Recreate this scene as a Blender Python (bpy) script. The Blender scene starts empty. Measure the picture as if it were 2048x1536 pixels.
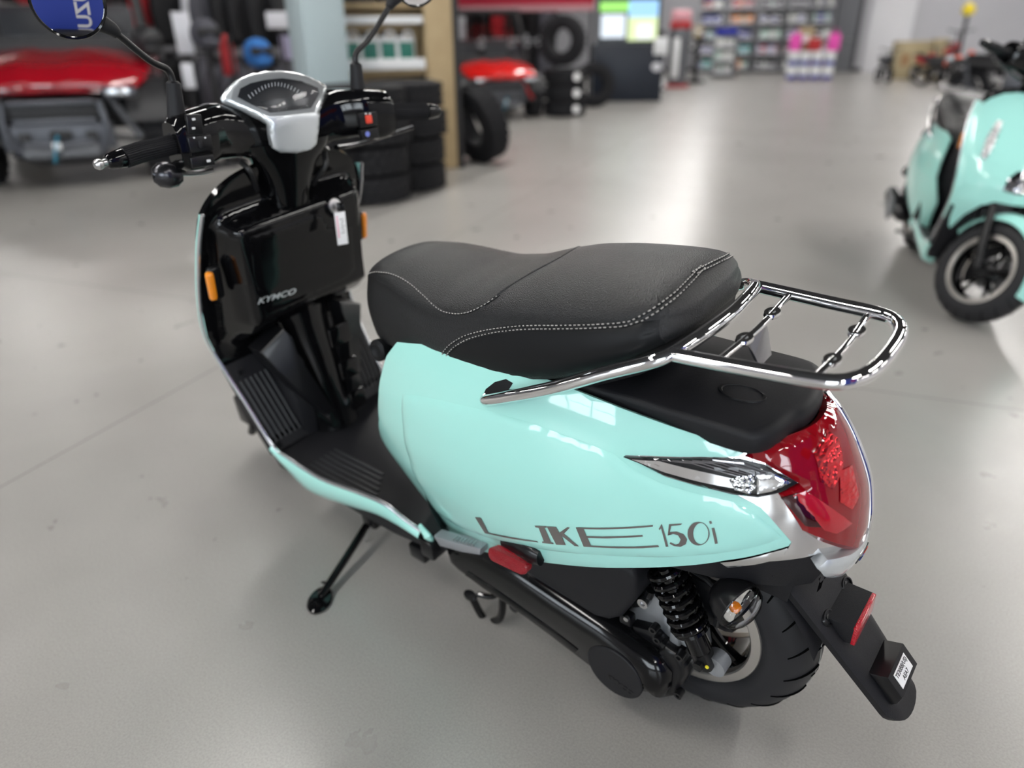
import bpy, bmesh, math, random
import numpy as np
from mathutils import Vector, Matrix, geometry

random.seed(7)
SC = bpy.context.scene
COL = SC.collection

# ------------------------------------------------------------------ camera
F = 1450.0                                   # focal length in pixels of the 2048 x 1536 frame
CAMP = np.array([-.452, 1.024, 1.145])
YAW, PITCH, ROLL = [math.radians(a) for a in (-49.8, 25.5, -.7)]
LEAN = math.radians(6.9)                     # the scooter leans on its side stand

def cam_axes():
    cy, sy, cp, sp = math.cos(YAW), math.sin(YAW), math.cos(PITCH), math.sin(PITCH)
    fw = np.array([cy*cp, sy*cp, -sp]); ri = np.array([sy, -cy, 0.]); up = np.cross(ri, fw)
    cr, sr = math.cos(ROLL), math.sin(ROLL)
    return cr*ri+sr*up, -sr*ri+cr*up, fw
CR, CU, CW = cam_axes()

cam_d = bpy.data.cameras.new('camera')
cam = bpy.data.objects.new('camera', cam_d); COL.objects.link(cam)
cam.matrix_world = Matrix([[CR[i], CU[i], -CW[i], CAMP[i]] for i in range(3)] + [[0, 0, 0, 1]])
cam_d.sensor_fit = 'HORIZONTAL'; cam_d.sensor_width = 36.0; cam_d.lens = 36.0*F/2048
cam_d.clip_start = .02; cam_d.clip_end = 200
cam_d.dof.use_dof = True; cam_d.dof.focus_distance = 1.12; cam_d.dof.aperture_fstop = 1.7
SC.camera = cam

# ------------------------------------------------------------------ world, exposure
wd = bpy.data.worlds.new('world'); SC.world = wd; wd.use_nodes = True
bg = wd.node_tree.nodes['Background']; bg.inputs[0].default_value = (.86, .93, 1, 1); bg.inputs[1].default_value = .12
SC.view_settings.view_transform = 'Standard'; SC.view_settings.look = 'None'
SC.view_settings.gamma = 1.0; SC.view_settings.use_curve_mapping = False
SC.view_settings.exposure = 0.48
try:
    SC.cycles.max_bounces = 8; SC.cycles.use_denoising = True
    SC.cycles.sample_clamp_indirect = 6.0; SC.cycles.caustics_reflective = False; SC.cycles.caustics_refractive = False
except Exception:
    pass

# ------------------------------------------------------------------ pixel <-> space helpers
_c, _s = math.cos(LEAN), math.sin(LEAN)
LM = np.array([[1, 0, 0], [0, _c, _s], [0, -_s, _c]])          # scooter frame -> world
def proj(X, world=False):
    X = np.asarray(X, float)
    if not world: X = X @ LM.T
    d = X-CAMP; z = d @ CW
    return np.stack([1024+F*(d @ CR)/z, 768-F*(d @ CU)/z], -1)
def ray(u, v, world=False):
    d = CW+(u-1024)/F*CR-(v-768)/F*CU; o = CAMP.copy()
    if not world: d = d @ LM; o = o @ LM
    return o, d
def S(u, v, ax, val):            # point in the scooter frame at a known x, y or z
    o, d = ray(u, v); i = 'xyz'.index(ax); return o+d*((val-o[i])/d[i])
def G(u, v, z=0.0):              # point of the room at a known height
    o, d = ray(u, v, True); return o+d*((z-o[2])/d[2])
def D(u, v, dist):               # point of the room at a known horizontal distance
    o, d = ray(u, v, True); return o+d*(dist/math.hypot(d[0], d[1]))
def onplane(u, v, p0, n):
    o, d = ray(u, v); n = np.asarray(n, float); return o+d*((np.asarray(p0)-o) @ n/(d @ n))

# ------------------------------------------------------------------ materials
MATS = {}
def mat(name, col, rough=.5, metal=0., coat=0., spec=.5, emit=None, es=0., trans=0., ior=1.45, bump=None, var=None, aniso=0., sheen=0.):
    if name in MATS: return MATS[name]
    m = bpy.data.materials.new(name); m.use_nodes = True; nt = m.node_tree; b = nt.nodes['Principled BSDF']
    def s(k, v):
        if k in b.inputs: b.inputs[k].default_value = v
    s('Base Color', (*col, 1)); s('Roughness', rough); s('Metallic', metal); s('Coat Weight', coat); s('Coat Roughness', .03)
    s('Specular IOR Level', spec); s('Transmission Weight', trans); s('IOR', ior); s('Sheen Weight', sheen)
    if emit: s('Emission Color', (*emit, 1)); s('Emission Strength', es)
    if bump or var:
        tc = nt.nodes.new('ShaderNodeTexCoord')
    if bump:                                  # (scale, strength, kind)
        t = nt.nodes.new('ShaderNodeTexVoronoi' if bump[2] == 'v' else 'ShaderNodeTexNoise'); t.inputs['Scale'].default_value = bump[0]
        nt.links.new(tc.outputs['Object'], t.inputs['Vector'])
        bp = nt.nodes.new('ShaderNodeBump'); bp.inputs['Strength'].default_value = bump[1]; bp.inputs['Distance'].default_value = .002
        nt.links.new(t.outputs[0], bp.inputs['Height']); nt.links.new(bp.outputs[0], b.inputs['Normal'])
    if var:                                   # (scale, second colour)
        t = nt.nodes.new('ShaderNodeTexNoise'); t.inputs['Scale'].default_value = var[0]; t.inputs['Detail'].default_value = 6
        nt.links.new(tc.outputs['Object'], t.inputs['Vector'])
        mx = nt.nodes.new('ShaderNodeMix'); mx.data_type = 'RGBA'
        mx.inputs[6].default_value = (*col, 1); mx.inputs[7].default_value = (*var[1], 1)
        nt.links.new(t.outputs[0], mx.inputs[0]); nt.links.new(mx.outputs[2], b.inputs['Base Color'])
    MATS[name] = m; return m
def clearmat(name, tint=(1, 1, 1), refl=.35, rough=.02):
    m = bpy.data.materials.new(name); m.use_nodes = True; nt = m.node_tree; nt.nodes.remove(nt.nodes['Principled BSDF'])
    t = nt.nodes.new('ShaderNodeBsdfTransparent'); t.inputs[0].default_value = (*tint, 1)
    g = nt.nodes.new('ShaderNodeBsdfGlossy'); g.inputs['Roughness'].default_value = rough
    fr = nt.nodes.new('ShaderNodeLayerWeight'); fr.inputs[0].default_value = refl
    mx = nt.nodes.new('ShaderNodeMixShader')
    nt.links.new(fr.outputs['Fresnel'], mx.inputs[0]); nt.links.new(t.outputs[0], mx.inputs[1]); nt.links.new(g.outputs[0], mx.inputs[2])
    nt.links.new(mx.outputs[0], nt.nodes['Material Output'].inputs[0]); MATS[name] = m; return m

# ------------------------------------------------------------------ mesh builder
def catmull(P, n=8, closed=False):
    P = [np.asarray(p, float) for p in P]; N = len(P); out = []
    if N < 3: return P
    segs = N if closed else N-1
    for i in range(segs):
        g = (lambda k: P[k % N]) if closed else (lambda k: P[min(max(k, 0), N-1)] if 0 <= k < N else (2*P[0]-P[1] if k < 0 else 2*P[-1]-P[-2]))
        p0, p1, p2, p3 = g(i-1), g(i), g(i+1), g(i+2)
        for j in range(n):
            t = j/n
            out.append(.5*((2*p1)+(-p0+p2)*t+(2*p0-5*p1+4*p2-p3)*t*t+(-p0+3*p1-3*p2+p3)*t**3))
    if not closed: out.append(P[-1])
    return out
class MB:
    def __init__(s): s.bm = bmesh.new()
    def raw(s, V, Fc):
        vs = [s.bm.verts.new([float(c) for c in v]) for v in V]
        for f in Fc:
            try: s.bm.faces.new([vs[i] for i in f])
            except ValueError: pass
        return s
    def loft(s, rings, closed=True, cap=True):
        n = len(rings[0]); V = [p for r in rings for p in r]; Fc = []
        for i in range(len(rings)-1):
            for j in range(n if closed else n-1):
                k = (j+1) % n; Fc.append((i*n+j, i*n+k, (i+1)*n+k, (i+1)*n+j))
        if cap and closed:
            Fc.append(tuple(range(n))[::-1]); Fc.append(tuple((len(rings)-1)*n+j for j in range(n)))
        return s.raw(V, Fc)
    def tube(s, path, r, n=12, smooth=0, closed=False, flat=None, cap=True):
        P = [np.asarray(p, float) for p in path]
        if smooth: P = catmull(P, smooth, closed)
        N = len(P); R = r if hasattr(r, '__len__') else [r]*N
        if len(R) != N: R = np.interp(np.linspace(0, 1, N), np.linspace(0, 1, len(R)), R)
        rings = []; up = None
        for i, p in enumerate(P):
            a = P[(i+1) % N] if (closed or i < N-1) else P[i]; b = P[i-1] if (closed or i > 0) else P[i]
            t = a-b; t = t/(np.linalg.norm(t)+1e-12)
            if up is None:
                up = np.array([0, 0, 1.]) if abs(t[2]) < .9 else np.array([0, 1., 0])
            x = np.cross(up, t); x /= np.linalg.norm(x)+1e-12; y = np.cross(t, x); up = y
            fx, fy = flat if flat else (1, 1)
            rings.append([p+R[i]*(fx*math.cos(2*math.pi*k/n)*x+fy*math.sin(2*math.pi*k/n)*y) for k in range(n)])
        if closed: rings.append(rings[0])
        return s.loft(rings, True, cap and not closed)
    def lathe(s, prof, o=(0, 0, 0), d=(0, 0, 1), n=24, cap=True, ell=(1, 1), xref=None):
        d = np.asarray(d, float); d /= np.linalg.norm(d); o = np.asarray(o, float)
        h = np.asarray(xref, float) if xref is not None else (np.array([1., 0, 0]) if abs(d[0]) < .9 else np.array([0, 1., 0]))
        x = h-d*(h @ d); x /= np.linalg.norm(x); y = np.cross(d, x)
        rings = [[o+d*hh+max(r, 1e-5)*(ell[0]*math.cos(2*math.pi*k/n)*x+ell[1]*math.sin(2*math.pi*k/n)*y) for k in range(n)] for r, hh in prof]
        return s.loft(rings, True, cap)
    def box(s, c, size, rot=None, bev=0., seg=2):
        b = bmesh.new(); bmesh.ops.create_cube(b, size=1.0); bmesh.ops.scale(b, vec=size, verts=b.verts)
        if bev: bmesh.ops.bevel(b, geom=b.edges[:], offset=bev, segments=seg, affect='EDGES', profile=.5)
        M = Matrix.Translation([float(q) for q in c]) @ ((rot if isinstance(rot, Matrix) else Matrix.Rotation(rot, 4, 'Z')) if rot is not None else Matrix.Identity(4))
        bmesh.ops.transform(b, matrix=M, verts=b.verts); s.merge(b); return s
    def merge(s, b):
        me = bpy.data.meshes.new('t'); b.to_mesh(me); b.free(); s.bm.from_mesh(me); bpy.data.meshes.remove(me); return s
    def prism(s, poly, A, B, n, h, bev=0., seg=3, o=(0, 0, 0)):      # polygon in the plane of A, B pushed h along n
        A, B, n, o = [np.asarray(q, float) for q in (A, B, n, o)]
        b = bmesh.new(); vs = [b.verts.new(o+A*p[0]+B*p[1]) for p in poly]; f = b.faces.new(vs)
        r = bmesh.ops.extrude_face_region(b, geom=[f]); nv = [g for g in r['geom'] if isinstance(g, bmesh.types.BMVert)]
        bmesh.ops.translate(b, vec=Vector(n*h), verts=nv); bmesh.ops.recalc_face_normals(b, faces=b.faces)
        if bev:
            top = [e for e in b.edges if all(v in nv for v in e.verts)]
            bmesh.ops.bevel(b, geom=top, offset=bev, segments=seg, affect='EDGES', profile=.5)
        s.merge(b); return s
    def xf(s, M):
        bmesh.ops.transform(s.bm, matrix=Matrix(M), verts=s.bm.verts); return s
    def out(s, name, m, parent=None, ang=35, recalc=True, mw=None, **kw):
        if recalc: bmesh.ops.recalc_face_normals(s.bm, faces=s.bm.faces)
        me = bpy.data.meshes.new(name); s.bm.to_mesh(me); s.bm.free()
        return link(name, me, m, parent, ang, mw, **kw)
def link(name, me, m, parent=None, ang=35, mw=None, **kw):
    me.polygons.foreach_set('use_smooth', [True]*len(me.polygons))
    if ang is not None: me.set_sharp_from_angle(angle=math.radians(ang))
    me.materials.append(m if not isinstance(m, str) else MATS[m])
    o = bpy.data.objects.new(name, me); COL.objects.link(o)
    if parent is not None: o.parent = parent
    if mw is not None: o.matrix_basis = mw
    for k, v in kw.items(): o[k] = v
    return o
def thing(name, label, cat, loc=(0, 0, 0), rz=0., group=None, rx=0.):
    o = bpy.data.objects.new(name, None); COL.objects.link(o); o.empty_display_size = .1
    o.location = [float(c) for c in loc]; o.rotation_euler = (rx, 0, rz); o['label'] = label; o['category'] = cat
    if group: o['group'] = group
    return o
def tag(o, label, cat, group=None):
    o['label'] = label; o['category'] = cat
    if group: o['group'] = group
    return o
def structure(o): o['kind'] = 'structure'; return o
def dup(root, loc=None, rz=None, label=None, group=None):
    r = root.copy(); COL.objects.link(r)
    if loc is not None: r.location = [float(c) for c in loc]
    if rz is not None: r.rotation_euler[2] = rz
    if label: r['label'] = label
    if group: r['group'] = group
    for ch in list(root.children):
        c = ch.copy(); COL.objects.link(c); c.parent = r; c.matrix_parent_inverse = ch.matrix_parent_inverse
        for g in list(ch.children):
            d = g.copy(); COL.objects.link(d); d.parent = c
    return r

# ------------------------------------------------------------------ skin patches on a parametric surface
class Surf:
    """S(a, b) -> points; patches of it are outlined in pixels or in (a, b)."""
    def __init__(s, fn, a0, a1, b0, b1, na=60, nb=40, tf=None):
        s.fn = fn; s.tf = tf or (lambda P: P); A, B = np.meshgrid(np.linspace(a0, a1, na), np.linspace(b0, b1, nb))
        s.A, s.B = A.ravel(), B.ravel(); P = fn(s.A, s.B); s.px = proj(s.tf(P)); s.vis = np.ones(len(s.A), bool)
    def face(s, a, b, want):              # orient the normals, then note which samples face the camera
        s.sign = 1.0; n = s.normal(np.array([a]), np.array([b]))[0]; s.sign = 1.0 if n @ np.asarray(want, float) > 0 else -1.0
        P = s.fn(s.A, s.B); e = s.normal(s.A, s.B); Q = s.tf(P); m = s.tf(P+e*.001)-Q
        s.vis = np.einsum('ij,ij->i', m, ray(1024, 768)[0]-Q) > 0; return s
    def normal(s, a, b):
        e = 1e-4; P = s.fn(a, b); n = np.cross(s.fn(a+e, b)-P, s.fn(a, b+e)-P)
        return n/(np.linalg.norm(n, axis=-1, keepdims=True)+1e-12)*s.sign if hasattr(s, 'sign') else n/(np.linalg.norm(n, axis=-1, keepdims=True)+1e-12)
    def inv(s, u, v):
        d = ((s.px-(u, v))**2).sum(1)+np.where(s.vis, 0, 1e5); i = d.argmin(); a, b = s.A[i], s.B[i]
        for _ in range(25):
            p = proj(s.tf(s.fn(np.array([a]), np.array([b]))))[0]; e = 1e-4
            pa = (proj(s.tf(s.fn(np.array([a+e]), np.array([b]))))[0]-p)/e; pb = (proj(s.tf(s.fn(np.array([a]), np.array([b+e]))))[0]-p)/e
            J = np.stack([pa, pb], 1); r = np.array([u, v])-p
            if abs(np.linalg.det(J)) < 1e-6: break
            st = np.linalg.solve(J, r); k = min(1., .15/(np.abs(st).max()+1e-9)); a += st[0]*k; b += st[1]*k
            if np.abs(r).max() < .05: break
        return a, b
def dens(P, step, closed=True):
    out = []; N = len(P)
    for i in range(N if closed else N-1):
        a, b = np.asarray(P[i], float), np.asarray(P[(i+1) % N], float); k = max(1, int(np.linalg.norm(b-a)/step))
        out += [a+(b-a)*j/k for j in range(k)]
    if not closed: out.append(np.asarray(P[-1], float))
    return out
def patch(sf, ab, da, db, off=0., lip=0., depth=.004, holes=(), mirror=False, back=True):
    """mesh builder holding the patch inside the (a, b) polygon; lip sinks the rim, depth folds the edge inward."""
    sc = np.array([1/da, 1/db])
    outl = [np.asarray(p, float) for p in ab]
    rings = [dens([p*sc for p in r], 1.0) for r in [outl, *holes]]
    pts = []; loops = []
    for r in rings:
        loops.append(list(range(len(pts), len(pts)+len(r)))); pts += [tuple(p) for p in r]
    nb = len(pts); R = np.array([p for p in rings[0]]); mn, mx = R.min(0), R.max(0)
    for i in range(int(math.floor(mn[0])), int(math.ceil(mx[0]))+1):
        for j in range(int(math.floor(mn[1])), int(math.ceil(mx[1]))+1):
            q = np.array([i+.37, j+.41+(.5 if i % 2 else 0)])
            if inside(q, rings[0]) and not any(inside(q, h) for h in rings[1:]) and min(np.min(np.sum((np.array(r)-q)**2, 1)) for r in rings) > .3:
                pts.append(tuple(q))
    res = geometry.delaunay_2d_cdt([Vector(p) for p in pts], [], loops, 2 if holes else 1, 1e-7)
    vc = np.array([[v.x, v.y] for v in res[0]])/sc; orig = res[3]
    isb = np.array([any(o < nb for o in og) if og else True for og in orig])
    P = sf.fn(vc[:, 0], vc[:, 1]); n = sf.normal(vc[:, 0], vc[:, 1])
    Q = P+n*(off-lip*isb)[:, None]
    V = [tuple(q) for q in Q]; Fc = [tuple(f) for f in res[2]]
    mb = MB()
    if depth:
        ed = {}
        for f in Fc:
            for i in range(len(f)):
                e = (f[i], f[(i+1) % len(f)]); k = tuple(sorted(e)); ed[k] = ed.get(k, []) + [e]
        bd = [v[0] for v in ed.values() if len(v) == 1]; idx = {}
        for a, b in bd:
            for k in (a, b):
                if k not in idx: idx[k] = len(V); V.append(tuple(Q[k]-n[k]*depth))
        for a, b in bd: Fc.append((b, a, idx[a], idx[b]))
    mb.raw(V, Fc)
    if mirror: mb.raw([(v[0], -v[1], v[2]) for v in V], [f[::-1] for f in Fc])
    return mb
def inside(p, poly):
    c = False; n = len(poly); j = n-1
    for i in range(n):
        a, b = poly[i], poly[j]
        if (a[1] > p[1]) != (b[1] > p[1]) and p[0] < (b[0]-a[0])*(p[1]-a[1])/(b[1]-a[1])+a[0]: c = not c
        j = i
    return c
def textmesh(txt, size, ext=.0005, shear=0., bold=0., align='CENTER'):
    cu = bpy.data.curves.new('text_tmp', 'FONT'); cu.body = txt; cu.size = size; cu.extrude = ext; cu.shear = shear; cu.offset = bold
    cu.align_x = align; cu.align_y = 'CENTER'; cu.resolution_u = 3
    o = bpy.data.objects.new('text_tmp', cu); COL.objects.link(o); dg = bpy.context.evaluated_depsgraph_get()
    me = bpy.data.meshes.new_from_object(o.evaluated_get(dg)); bpy.data.objects.remove(o); bpy.data.curves.remove(cu); me.materials.clear(); return me
def frame(o, x, y):               # 4x4 with the given origin, x axis and (about) y axis
    x = Vector([float(c) for c in x]).normalized(); y = Vector([float(c) for c in y]); z = x.cross(y).normalized(); y = z.cross(x)
    return Matrix([[x[i], y[i], z[i], float(o[i])] for i in range(3)] + [[0, 0, 0, 1]])
# ------------------------------------------------------------------ shared materials
mat('mint', (.40, .80, .725), .3, coat=1., spec=.4)
mat('gloss_black', (.003, .003, .0035), .06, spec=.42)
mat('case_black', (.0035, .0035, .004), .11, spec=.42)
mat('lever_dark', (.05, .05, .055), .22, metal=.8)
mat('satin_black', (.006, .006, .007), .30, coat=.15, spec=.35)
mat('matte_black', (.012, .012, .014), .46, spec=.3, bump=(900, .25, 'n'))
mat('rubber', (.011, .011, .013), .5, spec=.3)
mat('tyre_rubber', (.020, .020, .0225), .5, spec=.35)
mat('leather', (.009, .0095, .0105), .36, spec=.5, bump=(620, .45, 'v'))
mat('vinyl', (.007, .0075, .0085), .46, spec=.26)
mat('thread', (.42, .40, .38), .8)
mat('chrome', (.86, .86, .87), .035, metal=1.)
mat('dark_chrome', (.30, .30, .32), .07, metal=1.)
mat('steel', (.55, .55, .56), .28, metal=1.)
mat('aluminium', (.42, .44, .47), .42, metal=.75, bump=(260, .3, 'n'))
mat('rim_silver', (.63, .60, .56), .30, metal=.85)
mat('silver_paint', (.66, .69, .71), .26, metal=.55, coat=.6)
mat('silver_grey', (.20, .21, .22), .42, metal=.3)
mat('decal_grey', (.26, .24, .235), .33, metal=.8)
mat('red_lens', (.24, .0015, .006), .06, coat=.6, spec=.5)
mat('red_lens_bright', (.42, .006, .016), .10, coat=1., spec=.6)
mat('red_dark', (.035, .0005, .002), .08, coat=1.)
mat('red_facet', (.75, .02, .03), .10, metal=.85, coat=1., bump=(120, 1., 'v'))
mat('red_reflector', (.50, .008, .022), .22, coat=.6, bump=(420, .8, 'v'))
mat('amber', (.85, .27, .01), .16, coat=.7, bump=(300, .5, 'v'))
mat('amber_bulb', (.72, .19, .005), .18, coat=.7)
mat('white_label', (.82, .82, .83), .55)
mat('ink', (.02, .02, .02), .6)
mat('pink_ink', (.75, .08, .25), .6)
mat('facet_silver', (.78, .79, .80), .08, metal=1., bump=(240, .8, 'v'))
mat('switch_red', (.75, .07, .04), .4)
mat('icon_white', (.75, .76, .78), .5)
mat('icon_blue', (.18, .22, .62), .5)
mat('yellow_paint', (.75, .65, .03), .5)
mat('mirror_glass', (.92, .92, .93), .0, metal=1.)
mat('rubber_hose', (.015, .015, .016), .4)
clearmat('clear_lens', (1, 1, 1), .30)
clearmat('film', (.9, .9, .9), .22, .12)
clearmat('gauge_glass', (.85, .86, .88), .18, .01)
MIRN = {1: np.array([-1., .12, -.12]), -1: np.array([-1., .25, -.10])}   # which way the mirrors are set
# ------------------------------------------------------------------ the showroom shell (a runs down the hall, b across it)
E1 = np.array([.326, -.946, 0]); E2 = np.array([.9455, .3256, 0]); HANG = math.atan2(E1[1], E1[0])
def R(a, b, z=0.): return E1*a+E2*b+np.array([0, 0, z])
A0, A1, B0, B1, HC = -8.0, 27.6, -13.0, 17.0, 5.2
FR = Matrix([[E1[i], E2[i], (0, 0, 1)[i], 0] for i in range(3)] + [[0, 0, 0, 1]])

def concrete():
    m = bpy.data.materials.new('polished_concrete'); m.use_nodes = True; nt = m.node_tree; b = nt.nodes['Principled BSDF']
    tc = nt.nodes.new('ShaderNodeTexCoord')
    def noise(sc, det=8, rough=.6, dist=0.):
        n = nt.nodes.new('ShaderNodeTexNoise'); n.inputs['Scale'].default_value = sc; n.inputs['Detail'].default_value = det
        n.inputs['Roughness'].default_value = rough; n.inputs['Distortion'].default_value = dist
        nt.links.new(tc.outputs['Object'], n.inputs['Vector']); return n
    def ramp(src, stops):
        r = nt.nodes.new('ShaderNodeValToRGB'); e = r.color_ramp.elements
        e[0].position, e[0].color = stops[0][0], (*stops[0][1], 1); e[1].position, e[1].color = stops[-1][0], (*stops[-1][1], 1)
        nt.links.new(src, r.inputs[0]); return r
    n1 = noise(1.1, 3, .5, .4); n2 = noise(7, 4, .5); n3 = noise(230, 5, .7)
    c1 = ramp(n1.outputs[0], [(.30, (.292, .281, .266)), (.72, (.356, .344, .327))])
    c2 = ramp(n2.outputs[0], [(.15, (.965, .964, .96)), (.85, (1.03, 1.03, 1.027))])
    c3 = ramp(n3.outputs[0], [(.34, (.84, .84, .84)), (.60, (1.05, 1.05, 1.05))])
    def mul(a, c):
        x = nt.nodes.new('ShaderNodeMix'); x.data_type = 'RGBA'; x.blend_type = 'MULTIPLY'; x.inputs[0].default_value = 1
        nt.links.new(a, x.inputs[6]); nt.links.new(c, x.inputs[7]); return x.outputs[2]
    col = mul(mul(c1.outputs[0], c2.outputs[0]), c3.outputs[0])
    # fine crazing, only here and there
    v = nt.nodes.new('ShaderNodeTexVoronoi'); v.feature = 'DISTANCE_TO_EDGE'; v.voronoi_dimensions = '2D'; v.inputs['Scale'].default_value = 30
    nt.links.new(tc.outputs['Object'], v.inputs['Vector'])
    cr = ramp(v.outputs['Distance'], [(.0, (.80, .80, .80)), (.02, (1, 1, 1))])
    ms = noise(1.1, 2); mr = ramp(ms.outputs[0], [(.52, (0, 0, 0)), (.66, (.55, .55, .55))])
    x = nt.nodes.new('ShaderNodeMix'); x.data_type = 'RGBA'; nt.links.new(mr.outputs[0], x.inputs[0]); x.inputs[6].default_value = (1, 1, 1, 1)
    nt.links.new(cr.outputs[0], x.inputs[7])
    col = mul(col, x.outputs[2])
    nt.links.new(col, b.inputs['Base Color'])
    rr = ramp(n2.outputs[0], [(.15, (.26, .26, .26)), (.85, (.32, .32, .32))]); nt.links.new(rr.outputs[0], b.inputs['Roughness'])
    b.inputs['Specular IOR Level'].default_value = .62
    bp = nt.nodes.new('ShaderNodeBump'); bp.inputs['Strength'].default_value = .12; bp.inputs['Distance'].default_value = .001
    nt.links.new(n3.outputs[0], bp.inputs['Height']); nt.links.new(bp.outputs[0], b.inputs['Normal'])
    MATS['concrete'] = m; return m
concrete()
mat('wall_paint', (.42, .42, .45), .7, var=(2, (.46, .46, .49)))
mat('ceiling_deck', (.045, .045, .048), .8)
mat('joint_dark', (.16, .155, .145), .8)
def slab(name, a0, a1, b0, b1, z0, z1, m, parent=None):
    mb = MB(); mb.box(((a0+a1)/2, (b0+b1)/2, (z0+z1)/2), (a1-a0, b1-b0, z1-z0)); mb.xf(FR); return mb.out(name, m, parent)
floor = structure(slab('floor', A0, A1, B0, B1, -.1, 0, 'concrete'))
# saw-cut control joints in the slab
def joint(p, q, wd_=.004):
    p, q = np.asarray(p), np.asarray(q); d = (q-p)/np.linalg.norm(q-p); n = np.array([-d[1], d[0], 0])*wd_/2
    mb = MB(); mb.raw([p-n, q-n, q+n, p+n], [(0, 1, 2, 3)]); o = mb.out('saw_cut_joint', 'joint_dark', floor); o.location.z = .0006; return o
p = G(0, 975); pb = p @ E2
for k in range(-3, 5): joint(R(A0, pb+k*3.6), R(A1, pb+k*3.6))
pa = G(1700, 775) @ E1
for k in range(-1, 7): joint(R(pa+k*3.6, B0), R(pa+k*3.6, B1))
structure(slab('wall_far', A1, A1+.2, B0, B1, 0, HC, 'wall_paint'))
structure(slab('wall_back', A0-.2, A0, B0, B1, 0, HC, 'wall_paint'))
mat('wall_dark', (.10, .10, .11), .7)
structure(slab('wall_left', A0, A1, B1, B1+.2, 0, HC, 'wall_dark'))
structure(slab('wall_right', A0, A1, B0-.2, B0, 0, HC, 'wall_paint'))
structure(slab('ceiling', A0, A1, B0, B1, HC, HC+.1, 'ceiling_deck'))
mat('led', (1, 1, 1), .5, emit=(1, .975, .94), es=32.0)
mat('fixture_white', (.75, .75, .75), .5)
light0 = None
LZ = 4.75
for bi, b in enumerate((-10.8, -3.7, 3.1, 15.4)):
    for ai in range(9):
        a = -5.1+ai*3.7; loc = R(a, b, LZ)
        if light0 is None:
            light0 = thing('ceiling_light', '', 'ceiling light', loc, HANG, 'rows of linear ceiling lights')
            mb = MB(); mb.box((0, 0, .045), (2.44, .42, .07), bev=.01); mb.out('housing', 'fixture_white', light0)
            mb = MB(); mb.box((0, 0, .005), (2.36, .36, .012), bev=.004); mb.out('diffuser', 'led', light0)
            for s_ in (-.9, .9): mb = MB(); mb.tube([(s_, 0, .08), (s_, 0, HC-LZ-.001)], .006, 6); mb.out('hanger', 'steel', light0)
            o = light0
        else: o = dup(light0, loc)
        o['label'] = 'linear ceiling light, %s along the %s row over the hall' % (('first', 'second', 'third', 'fourth', 'fifth', 'sixth', 'seventh', 'eighth', 'ninth')[ai], ('far right', 'right', 'middle', 'far left')[bi])
# shop front windows in the wall behind the photographer
mat('daylight', (1, 1, 1), .5, emit=(.84, .93, 1.0), es=7.0)
mat('window_frame', (.05, .05, .055), .4)
for k, b in enumerate((-6.5, -1.5, 6.0)):
    w = structure(slab('window_%d' % (k+1), A0-.01, A0+.015, b-1.7, b+1.7, .9, 3.3, 'daylight'))
    for zz in (.9, 2.1, 3.3): slab('frame', A0+.0, A0+.06, b-1.75, b+1.75, zz-.04, zz+.04, 'window_frame', w)
    for bb in (-1.7, -.57, .57, 1.7): slab('frame', A0+.0, A0+.06, b+bb-.04, b+bb+.04, .9, 3.3, 'window_frame', w)
# =================================================================== THE SCOOTER (scooter frame: x forward, y left, z up)
scooter = thing('scooter', 'mint green scooter with black seat and chrome rear rack leaning on its side stand', 'scooter', (0, 0, 0), 0, 'mint scooters', rx=-LEAN)
K = scooter
def P2(fr, pts): return [fr+np.array(p) for p in pts]

# ---- rear body hull: angle t round the plan (0 = tail tip), height z
_z = np.array([.20, .26, .32, .40, .48, .56, .64, .70, .76])
_W = np.array([.150, .165, .180, .197, .203, .196, .176, .150, .115])
_X = np.array([-.10, -.14, -.19, -.255, -.286, -.277, -.241, -.190, -.135])
def smooth_tab(zz, tab):
    n = len(_z); out = np.interp(zz, _z, tab)
    acc = 0; wsum = 0
    for o, w_ in ((-.03, .25), (-.015, .5), (0, 1), (.015, .5), (.03, .25)):
        acc = acc+w_*np.interp(zz+o, _z, tab); wsum += w_
    return acc/wsum
XC = .25
def hull(t, z):
    t = np.asarray(t, float); z = np.asarray(z, float)
    W = smooth_tab(z, _W); a = XC-smooth_tab(z, _X)
    ct, st = np.cos(t), np.sin(t)
    return np.stack([XC-a*np.sign(ct)*np.abs(ct)**1.0, W*np.sign(st)*np.abs(st)**.9, z+0*t], -1)
BODY = Surf(hull, .02, 2.3, .2, .75, 140, 90).face(1.57, .5, (0, 1, 0))
def bpx(pts): return [BODY.inv(*p) for p in pts]

panel_low = [(856, 1062), (900, 1084), (960, 1103), (1050, 1121), (1150, 1133), (1250, 1137), (1350, 1134), (1450, 1122), (1540, 1104), (1578, 1093), (1583, 1085)]
panel_tail = [(1562, 1061), (1522, 1016), (1472, 990), (1400, 974), (1330, 954), (1278, 927), (1248, 911), (1300, 912), (1400, 914), (1478, 914), (1486, 908)]
panel_top = [(1484, 900), (1400, 872), (1300, 838), (1200, 800), (1120, 768), (1050, 742), (990, 730), (900, 700), (840, 688), (793, 684)]
panel_front = [(772, 712), (760, 755), (756, 790), (757, 840), (768, 900), (788, 960), (816, 1015)]
ab = bpx(panel_low+panel_tail+panel_top+panel_front)
side = patch(BODY, ab, .035, .012, 0., .0012, .010).out('side_panel', 'mint', K, label='mint green rear body side panel')
mb = patch(BODY, ab, .05, .02, 0., .0012, .010).xf(Matrix.Scale(-1, 4, (0, 1, 0))).out('side_panel', 'mint', K)
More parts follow.
